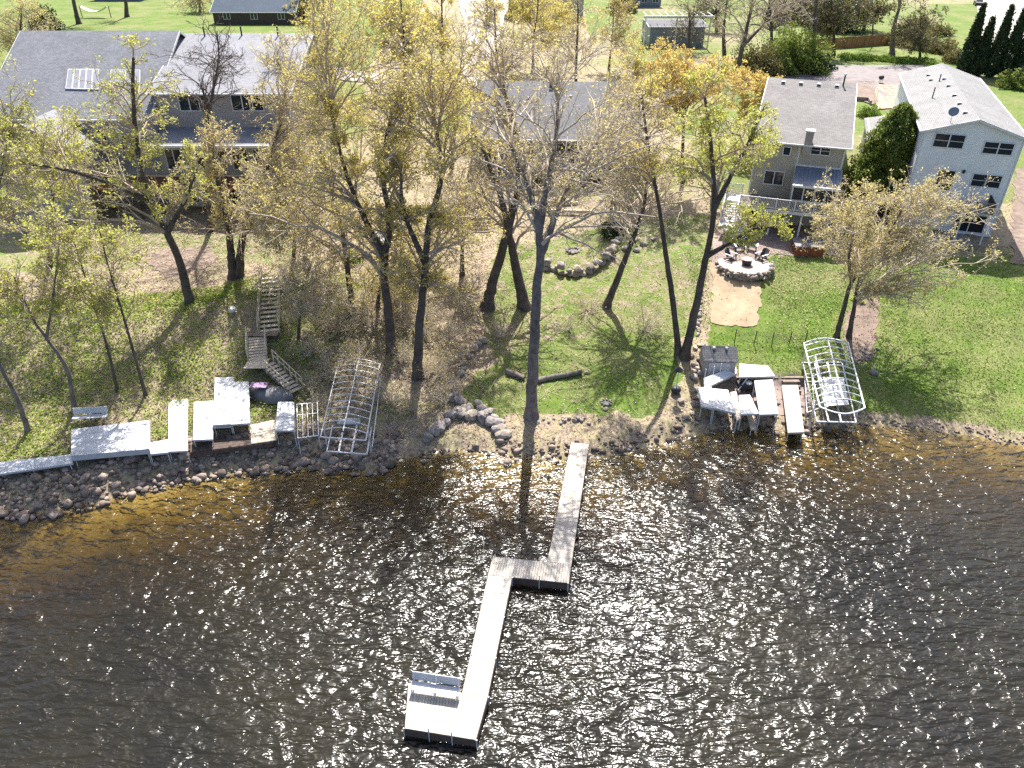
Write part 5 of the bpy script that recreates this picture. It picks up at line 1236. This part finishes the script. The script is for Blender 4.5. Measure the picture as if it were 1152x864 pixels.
T('tree', 'golden tree beyond the drive at the top between the large house and the concrete drive', (455, 100),
  [['g', (455, 60), (452, 20), (450, -20)]], [(440, 25, 70, 52, 0, 24)], .34, leaf='leaf_gold', leaf_n=2.2, leaf_s=.24, seed=45, k4=2, thin=1.5)
T('tree', 'thin golden tree beyond the low grey roof right of the concrete drive', (600, 78),
  [['g', (600, 45), (605, 10), (605, -20)]], [(605, 25, 58, 38, 0, 18)], .26, leaf='leaf_gold', leaf_n=1.7, leaf_s=.22, seed=47, k4=2, thin=1.5)
T('tree', 'pale green tree beside the grey garage at the top', (685, 78),
  [['g', (688, 48), (690, 20), (690, -5)]], [(688, 35, 38, 34, 0, 14)], .2, leaf='leaf_buff', leaf_n=1.6, leaf_s=.22, seed=49, k4=2, thin=1.4)
T('bare_tree', 'dark leafless tree with several trunks behind the tan house', (826, 92),
  [['g', (836, 50, 0), (845, 10), (850, -30)], ['G', (816, 78), (814, 40), (818, 0)], [(836, 52), (862, 25, 0), (885, 5, 1)]],
  [(850, 15, 75, 40, 0, 20)], .42, twig='twig', leaf=None, seed=51, k4=2, thin=1.6)
T('tree', 'thick trunked tree at the end of the brown board fence', (912, 78),
  [['g', (915, 45), (918, 10), (920, -40)]], [(915, -30, 60, 30, 0, 12)], .62, twig='twig', leaf=None, seed=53, k4=2, thin=1.6)
T('tree', 'grey trunked tree standing on the brushy bank above the far pavement', (1003, 62),
  [['g', (1005, 35), (1012, 5), (1020, -40)]], [(1010, -35, 60, 30, 0, 12)], .48, bark='bark_grey', twig='twig', leaf=None, seed=55, k4=2, thin=1.6)
T('tree', 'thin tree behind the brown board fence', (981, 50), [['g', (982, 25), (981, -10)]], [(981, -30, 30, 22, 0, 8)], .2, twig='twig', leaf=None, seed=57, k4=2, thin=1.6)
T('tree', 'brown trunk left of the hammock on the far left lawn', (89, 27), [['g', (84, 8), (78, -25), (75, -60)]], [(78, -50, 45, 22, 0, 10)], .55, twig='twig', leaf=None, seed=59, k4=2, thin=1.5)
T('tree', 'brown trunk right of the hammock on the far left lawn', (143, 19), [['g', (141, 0), (138, -30), (136, -60)]], [(138, -55, 45, 20, 0, 10)], .5, twig='twig', leaf=None, seed=61, k4=2, thin=1.5)
T('tree', 'brown twiggy tree in the top left corner', (20, 75), [['g', (22, 45), (24, 15)]], [(22, 30, 48, 38, 0, 22)], .3, twig='twig', leaf='leaf_buff', leaf_n=1.1, leaf_s=.2, seed=63, k4=2, thin=1.3)
T('tree', 'bare grey tree standing between the drive and the right end of the large grey roof', (348, 205), [['g', (335, 160), (318, 110, .4), (312, 60, 1)]], [(318, 92, 40, 62, .5, 14)], .25, twig='twig', leaf='leaf_buff', leaf_n=.6, seed=65)
T('tree', 'bare tree rising beside the left end of the low grey roof', (508, 190), [['g', (512, 140), (516, 100), (520, 60, 1)]], [(515, 75, 42, 60, .6, 14)], .24, twig='twig', leaf='leaf_gold', leaf_n=.6, seed=67)
T('tree', 'grey twiggy tree in front of the right end of the low grey roof', (690, 235), [['g', (690, 190), (688, 150, .5), (684, 110, 1)]], [(690, 130, 62, 48, .8, 16)], .28, twig='twig_pale', leaf='leaf_gold', leaf_n=.6, seed=69)
T('tree', 'pale twiggy tree between the concrete drive and the low grey roof', (562, 140), [['g', (560, 95), (558, 50), (556, 10)]], [(556, 60, 62, 52, 0, 18)], .28, twig='twig_pale', leaf='leaf_buff', leaf_n=.8, leaf_s=.18, seed=201, k4=2, thin=1.6)
T('tree', 'pale bare tree rising behind the ridge of the low grey roof', (648, 112), [['g', (648, 75), (650, 30), (650, 0)]], [(645, 50, 70, 45, 0, 18)], .28, twig='twig_pale', leaf='leaf_gold', leaf_n=.7, leaf_s=.18, seed=203, k4=2, thin=1.6)
T('tree', 'golden tree on the grass strip right of the large grey house', (378, 185), [['g', (376, 140), (374, 100), (372, 60)]], [(374, 105, 58, 70, 0, 20)], .26, leaf='leaf_gold', leaf_n=1.6, seed=205)
T('tree', 'thin golden tree between the low grey roof and the orange budded tree', (722, 190), [['g', (720, 145), (718, 100), (716, 70)]], [(716, 100, 50, 52, 0, 16)], .22, leaf='leaf_gold', leaf_n=1.3, seed=207, twig='twig_pale')
T('tree', 'pale low branched tree over the garden steps below the middle house', (520, 310), [['g', (520, 275), (522, 245), (525, 215, .5)]], [(520, 225, 70, 48, .5, 20)], .22, leaf='leaf_buff', leaf_n=.6, seed=209, twig='twig_pale')
T('tree', 'slim pale tree on the bank above the flat ribbed boat lift', (425, 345), [['g', (428, 310), (432, 280), (440, 250, .3)]], [(440, 300, 75, 45, .3, 18)], .16, leaf='leaf_gold', leaf_n=.9, seed=211, twig='twig_pale')
T('tree', 'small pale twiggy tree on the slope right of the wooden stairs', (335, 385), [['g', (338, 350), (342, 320), (350, 295, .3)]], [(345, 322, 62, 42, .2, 16)], .12, leaf='leaf_buff', leaf_n=.7, seed=213, twig='twig_pale')
T('tree', 'broad golden tree at the top edge beside the concrete drive', (498, 70), [['g', (498, 40), (497, 10), (496, -20)]], [(492, 25, 48, 48, 0, 20)], .3, leaf='leaf_gold', leaf_n=1.3, leaf_s=.24, seed=215, thin=1.6, twig='twig')
T('tree', 'gold and brown tree rising from behind the end of the large grey house', (365, 70), [['g', (365, 40), (364, 10), (362, -20)]], [(372, 20, 50, 48, 0, 20)], .3, leaf='leaf_gold', leaf_n=1.1, leaf_s=.24, seed=217, thin=1.6, twig='twig')
T('tree', 'bare grey tree left of the thick trunked tree near the board fence', (868, 66), [['g', (868, 36), (866, 8), (864, -20)]], [(868, 8, 62, 42, 0, 22)], .34, leaf='leaf_buff', leaf_n=.35, leaf_s=.2, seed=219, thin=1.6, twig='twig_dark')
T('tree', 'olive leaved tree over the board fence at the upper right', (938, 62), [['g', (938, 34), (936, 10), (934, -10)]], [(936, 12, 48, 34, 0, 18)], .3, leaf='brush', leaf_n=1.3, leaf_s=.28, seed=221, thin=1.6, twig='twig_dark')
T('tree', 'olive twiggy tree on the brushy bank left of the narrow evergreens', (1035, 66), [['g', (1035, 40), (1036, 15)]], [(1035, 28, 42, 34, 0, 16)], .22, leaf='brush', leaf_n=.9, leaf_s=.26, seed=223, thin=1.6, twig='twig_dark')
T('tree', 'brown budded tree behind the pergola and garage', (775, 62), [['g', (775, 40), (776, 15)]], [(782, 18, 45, 32, 4, 16)], .25, leaf='leaf_buff', leaf_n=.3, leaf_s=.2, seed=225, thin=1.6, twig='twig_dark')
T('tree', 'lime leaved tree hanging over the left wing of the large grey house', (55, 300), [['g', (58, 250), (60, 205, .4), (62, 165, .8)]], [(60, 165, 70, 52, .8, 18)], .22, leaf='leaf_lime', leaf_n=1.0, seed=227)
T('tree', 'buff budded tree between the twin trunks and the golden leaved tree', (330, 300), [['g', (332, 260), (335, 225, .4), (338, 190, .8)]], [(335, 200, 68, 58, .8, 18)], .2, leaf='leaf_buff', leaf_n=.9, seed=229, twig='twig_pale')
T('tree', 'budded tree rising behind the navy roof on its left', (225, 14), [['g', (225, -6), (226, -22)]], [(222, 2, 34, 24, 0, 14)], .3, leaf='leaf_buff', leaf_n=.7, leaf_s=.32, seed=231, thin=2.2, twig='twig')
T('tree', 'yellow budded tree rising behind the navy roof on its right', (342, 24), [['g', (342, 5), (342, -15)]], [(340, 8, 34, 30, 0, 16)], .3, leaf='leaf_gold', leaf_n=1.0, leaf_s=.32, seed=233, thin=2.2, twig='twig')
T('tree', 'yellow budded tree at the top edge left of the dark windowed house', (548, 30), [['g', (548, 10), (548, -10)]], [(546, 10, 30, 28, 0, 12)], .26, leaf='leaf_gold', leaf_n=.8, leaf_s=.3, seed=235, thin=2, twig='twig')
T('tree', 'golden tree in front of the dark windowed house at the top edge', (628, 42), [['g', (628, 22), (628, 5)]], [(628, 20, 46, 26, 0, 18)], .28, leaf='leaf_gold', leaf_n=1.2, leaf_s=.28, seed=237, thin=1.8, twig='twig')
T('tree', 'brown twiggy tree at the top edge between the pergola and the leafless trunks', (806, 36), [['g', (806, 12), (806, -8)]], [(806, 8, 40, 30, 0, 18)], .3, leaf='leaf_buff', leaf_n=.5, leaf_s=.28, seed=239, thin=2, twig='twig_dark')
T('tree', 'olive leaved tree above the far end of the board fence', (972, 34), [['g', (972, 12), (972, -8)]], [(970, 6, 44, 28, 0, 18)], .3, leaf='brush', leaf_n=1.2, leaf_s=.34, seed=241, thin=2, twig='twig_dark')
# ---- evergreens
def evergreen(name, label, base, h, rad, mt, n, leaf_s, seed, group=None, power=1.0, bump_=.18, cat='evergreen'):
    r = np.random.default_rng(seed); t = thing(name, label, cat, base, 0, group)
    MB().tube([(0, 0, -.3), (0, 0, h*.5), (0, 0, h*.95)], [rad*.09, rad*.06, .02], 7).build('trunk', M['bark'], t)
    z = r.uniform(0, 1, n)**1.25; a = r.uniform(0, 6.283, n); prof = (1-z)**power*(1-np.exp(-z*14))+.04
    lob = 1+bump_*np.sin(a*5+z*17+seed)+bump_*.8*np.sin(a*9-z*31); rr = rad*prof*lob*r.uniform(.25, 1, n)**.35
    pos = np.stack([rr*np.cos(a), rr*np.sin(a), z*h], 1)+r.normal(0, leaf_s*.4, (n, 3))
    v, f = leafquads(r, pos, leaf_s, -.4); npmesh('foliage', v, [f], M[mt], t); return t
b = G(987, 232); evergreen('spruce', 'bushy dark green conifer between the tan and white houses', b, at_y(1002, 118, b.y).z-b.z, 4.2, 'needle', 42000, .24, 71, power=.62)
for k, (px, tip) in enumerate(((1083, 4), (1097, 20), (1113, 6), (1128, 7), (1143, 9), (1157, 12))):
    b = G(px, 84+k*1.2); top = at_y(px+4, tip, b.y); evergreen('arborvitae', ['leftmost and tallest narrow evergreen of the row at the top right', 'shortest narrow evergreen of the row at the top right', 'narrow evergreen third from the left in the top right row', 'narrow evergreen fourth from the left in the top right row', 'narrow evergreen fifth from the left in the top right row', 'narrow evergreen cut by the right edge of the picture'][k], b, max(4, top.z-b.z), 1.45, 'needle_dark', 9000, .30, 80+k, 'tall narrow evergreens in a row', .8, .1)
def bush(name, label, base, rad, h, mt, n, leaf_s, seed, group=None, cat='bush'):
    r = np.random.default_rng(seed); t = thing(name, label, cat, base, 0, group)
    d = nrm(r.normal(0, 1, (n, 3))); d[:, 2] = np.abs(d[:, 2]); a = np.arctan2(d[:, 1], d[:, 0])
    q = d*np.array([rad, rad, h])*(1+.25*np.sin(a*3+seed)+.2*np.sin(a*7+d[:, 2]*9))[:, None]*r.uniform(.15, 1, (n, 1))**.4
    v, f = leafquads(r, q, leaf_s, -.2); npmesh('foliage', v, [f], M[mt], t)
    k = 14; P = np.zeros((k, 4, 3)); dd = nrm(r.normal(0, 1, (k, 3))+np.array([0, 0, 1])); dd[:, 2] = np.abs(dd[:, 2])
    for i in range(4): P[:, i] = dd*(i/3)*np.array([rad, rad, h])*.8
    v, f = tubes(P, np.tile(np.linspace(.04, .012, 4), (k, 1)), 4); npmesh('stems', v, [f], M['twig'], t); return t
bush('evergreen_bush', 'dark green bushy evergreen mass behind the tan house', G(888, 80), 5.0, 5.5, 'needle', 14000, .38, 91)
bush('evergreen_bush', 'deep green bush at the top edge left of the far fence', G(935, 35), 5.0, 6.0, 'needle_dark', 9000, .4, 92)
bush('evergreen_bush', 'low dark green bush right of the white house roof', G(1143, 98), 2.6, 2.2, 'needle', 5000, .3, 93)
bush('bush', 'bright green bush beside the raised planting bed', G(978, 132), 1.5, 1.4, 'leaf_bright', 3000, .2, 94)
for k, (px, py) in enumerate(((961, 338), (966, 333), (969, 341), (977, 335))):
    bush('ornamental_tuft', 'small yellow green tuft in the dirt bed below the wide budded tree', G(px, py), .3, .35, 'leaf_lime', 260, .13, 95+k, 'tufts in the dirt bed', 'plant')
bush('bush', 'green bush half hidden by trunks below the stored firewood shelter', G(398, 292), 1.3, 1.1, 'leaf_bright', 1500, .18, 101)
bush('bush', 'dark clipped bush at the left corner of the curved garden wall', G(690, 262), 1.4, 1.3, 'needle_dark', 2200, .2, 102)
for k, (px, py, rd, hh) in enumerate(((1018, 52, 3.0, 2.6), (1040, 56, 3.2, 2.4), (1060, 60, 2.8, 2.2), (1030, 34, 3.2, 2.6), (1055, 40, 2.6, 2.0), (1076, 70, 2.5, 2.0))):
    bush('brush_clump', 'olive brown clump of brush on the bank left of the narrow evergreens', G(px, py), rd, hh, 'brush', 3200, .3, 130+k, 'brush clumps on the far bank')
for k, (px, py) in enumerate(((958, 66), (978, 67), (998, 68), (1018, 70), (1038, 71))):
    bush('hedge_plant', 'low green plant in the strip between the far pavement and the board fence', G(px, py), 2.3, .7, 'leaf_bright', 2200, .3, 140+k, 'low plants along the far pavement')
bush('evergreen_bush', 'olive green thicket behind the left end of the tan house roof', G(852, 84), 4.2, 4.2, 'brush', 9000, .34, 150)
bush('evergreen_bush', 'broad dark thicket at the foot of the thick trunked tree', G(915, 80), 3.2, 2.6, 'needle_dark', 6000, .34, 151)
bush('evergreen_bush', 'dark bush right of the brown twiggy corner tree at the top left', G(52, 35), 3.2, 4.2, 'needle_dark', 5000, .34, 155)
bush('evergreen_bush', 'dark evergreen bush beside the lawn strip at the top right of centre', G(702, 14), 3.4, 4.0, 'needle_dark', 4000, .4, 156)
bush('evergreen_bush', 'dark green bush at the right edge of the concrete drive at the top', G(583, 24), 2.4, 3.6, 'needle', 3500, .36, 157)
bush('evergreen_bush', 'wide dark green shrub mass at the top edge above the board fence', G(900, 24), 6.5, 6.0, 'needle_dark', 9000, .45, 158)
bush('bush', 'brown and olive brush between the tan house and the wide budded tree', G(966, 275), 1.9, 2.3, 'brush', 4200, .16, 152)
bush('bush', 'brown brush at the foot of the white house wall behind the wide budded tree', G(1002, 280), 2.0, 2.0, 'brush', 4200, .16, 153)
# ---- brush: bare shrubs, one built then copied
def shrub(seed, label):
    r = np.random.default_rng(seed); t = thing('bare_shrub', label, 'shrub', (0, 0, 0), 0, 'bare shrubs on the bank')
    k = 16; P = np.zeros((k, 6, 3)); d = nrm(r.normal(0, .55, (k, 3))+np.array([0, 0, .9]))
    for i in range(1, 6): d = nrm(d+r.normal(0, .16, d.shape)); P[:, i] = P[:, i-1]+d*.42*r.uniform(.7, 1.2)
    Rr = np.tile(np.linspace(.028, .009, 6), (k, 1)); B, Rb, lb = children(r, P, Rr, 8, .15, 1, np.full(k, .9), 42, 4, .2, .04, .6, .008); B3, R3, _ = children(r, B, Rb, 4, .2, 1, lb*.5, 45, 3, .2, .02, .6, .007)
    V = []; F = []; n0 = 0
    for p, q, s in ((P, Rr, 4), (B, Rb, 3), (B3, R3, 3)): v, f = tubes(p, q, s); V.append(v); F.append(f+n0); n0 += len(v)
    npmesh('stems', np.concatenate(V), [np.concatenate(F)], M['twig_pale'], t)
    kp = r.uniform(0, 1, len(B3)) < .3; v, f = leafquads(r, np.repeat(B3[kp, -1], 2, 0)+r.normal(0, .06, (kp.sum()*2, 3)), .11); npmesh('foliage', v, [f], M['leaf_buff'], t); return t
SHR = [(372, 372), (352, 398), (415, 368), (455, 352), (398, 420), (440, 455), (462, 462), (488, 420), (505, 385), (480, 360), (352, 440), (430, 335), (520, 350), (345, 345), (500, 455), (410, 318), (465, 325), (560, 380), (640, 372), (660, 350), (725, 372), (372, 330)]
for _ in range(22):
    SHR.append((random.uniform(345, 520), random.uniform(330, 470)))
protos = [shrub(111+k, 'bare twiggy shrub in the brush on the bank between the stairs and the tallest trunk') for k in range(3)]
for i, p in enumerate(SHR):
    g = G(*p); s_ = random.uniform(.7, 1.25)
    if i < 3: protos[i].location = g; protos[i].rotation_euler = (0, 0, random.uniform(0, 6)); protos[i].scale = (s_,)*3
    else: copy_thing(protos[i % 3], g, random.uniform(0, 6.28), 'bare twiggy shrub in the brush on the bank between the stairs and the tallest trunk' if p[0] < 550 else 'bare twiggy shrub on the grass right of the tallest trunk', None, (s_,)*3)
# ---- ground cover, fallen leaves, fallen twigs: nobody could count them
def scatter(n, xr, yr, fn):
    x = rng.uniform(*xr, n); y = rng.uniform(*yr, n); k = rng.uniform(0, 1, n) < fn(x, y); return x[k], y[k]
def cov(x, y):
    s = y-shore(x); return ((s > 3.5) & (s < 21) & (x < -2))*np.clip((.45+.55*vnoise(x, y, .5, 9)-np.clip((x+20)/14, 0, 1)*.55)*1.2, 0, 1)
x, y = scatter(150000, (-42, 0), (37, 64), cov); z = hgt(x, y)+rng.uniform(.04, .28, len(x))
v, f = leafquads(rng, np.stack([x, y, z], 1), .16, .6); stuff(npmesh('ground_cover', v, [f], M['leaf_cover']))
x, y = scatter(110000, (-42, 16), (38, 72), lambda x, y: ((y-shore(x)) > .4)*np.where(x < 2, .6, .25)); z = hgt(x, y)+rng.uniform(.02, .06, len(x))
v, f = leafquads(rng, np.stack([x, y, z], 1), .12, .9); stuff(npmesh('fallen_leaves', v, [f], M['litter']))
x, y = scatter(26000, (14, 50), (43, 74), lambda x, y: np.where((x > 23) & (x < 33) & (y > 49), .8, .14)*((y-shore(x)) > .5)); z = hgt(x, y)+.07
v, f = leafquads(rng, np.stack([x, y, z], 1), .11, .9); stuff(npmesh('fallen_leaves', v, [f], M['litter']))
def lawnf(x, y):
    s = y-shore(x); return (s > .8)*np.clip(.5+.6*vnoise(x, y, .8, 21), .1, 1)*((x > 16) & (y < 66))
x, y = scatter(90000, (16, 50), (42, 66), lawnf); k = ~(inpoly(x, y, wpoly([(798, 295), (868, 295), (858, 372), (798, 372)])) | inpoly(x, y, wpoly([(780, 422), (912, 422), (912, 500), (780, 500)])) | inpoly(x, y, wpoly([(950, 325), (992, 325), (988, 412), (945, 412)])))
x, y = x[k], y[k]; z = hgt(x, y)+rng.uniform(.01, .05, len(x)); v, f = leafquads(rng, np.stack([x, y, z], 1), .11, .2); stuff(npmesh('grass', v, [f], M['leaf_bright']))
x, y = scatter(6000, (-40, 14), (39, 70), lambda x, y: ((y-shore(x)) > 1.2)*np.where(x < -3, .85, .2)); n = len(x); P = np.zeros((n, 3, 3)); a = rng.uniform(0, 6.28, n); l = rng.uniform(.2, 1.1, n)
for i in range(3): P[:, i, 0] = x+np.cos(a)*l*(i-1); P[:, i, 1] = y+np.sin(a)*l*(i-1)*.9; P[:, i, 2] = hgt(P[:, i, 0], P[:, i, 1])+.04+rng.uniform(0, .12, n)
v, f = tubes(P, np.tile(np.array([.018, .015, .01]), (n, 1)), 3); stuff(npmesh('fallen_twigs', v, [f], M['twig']))
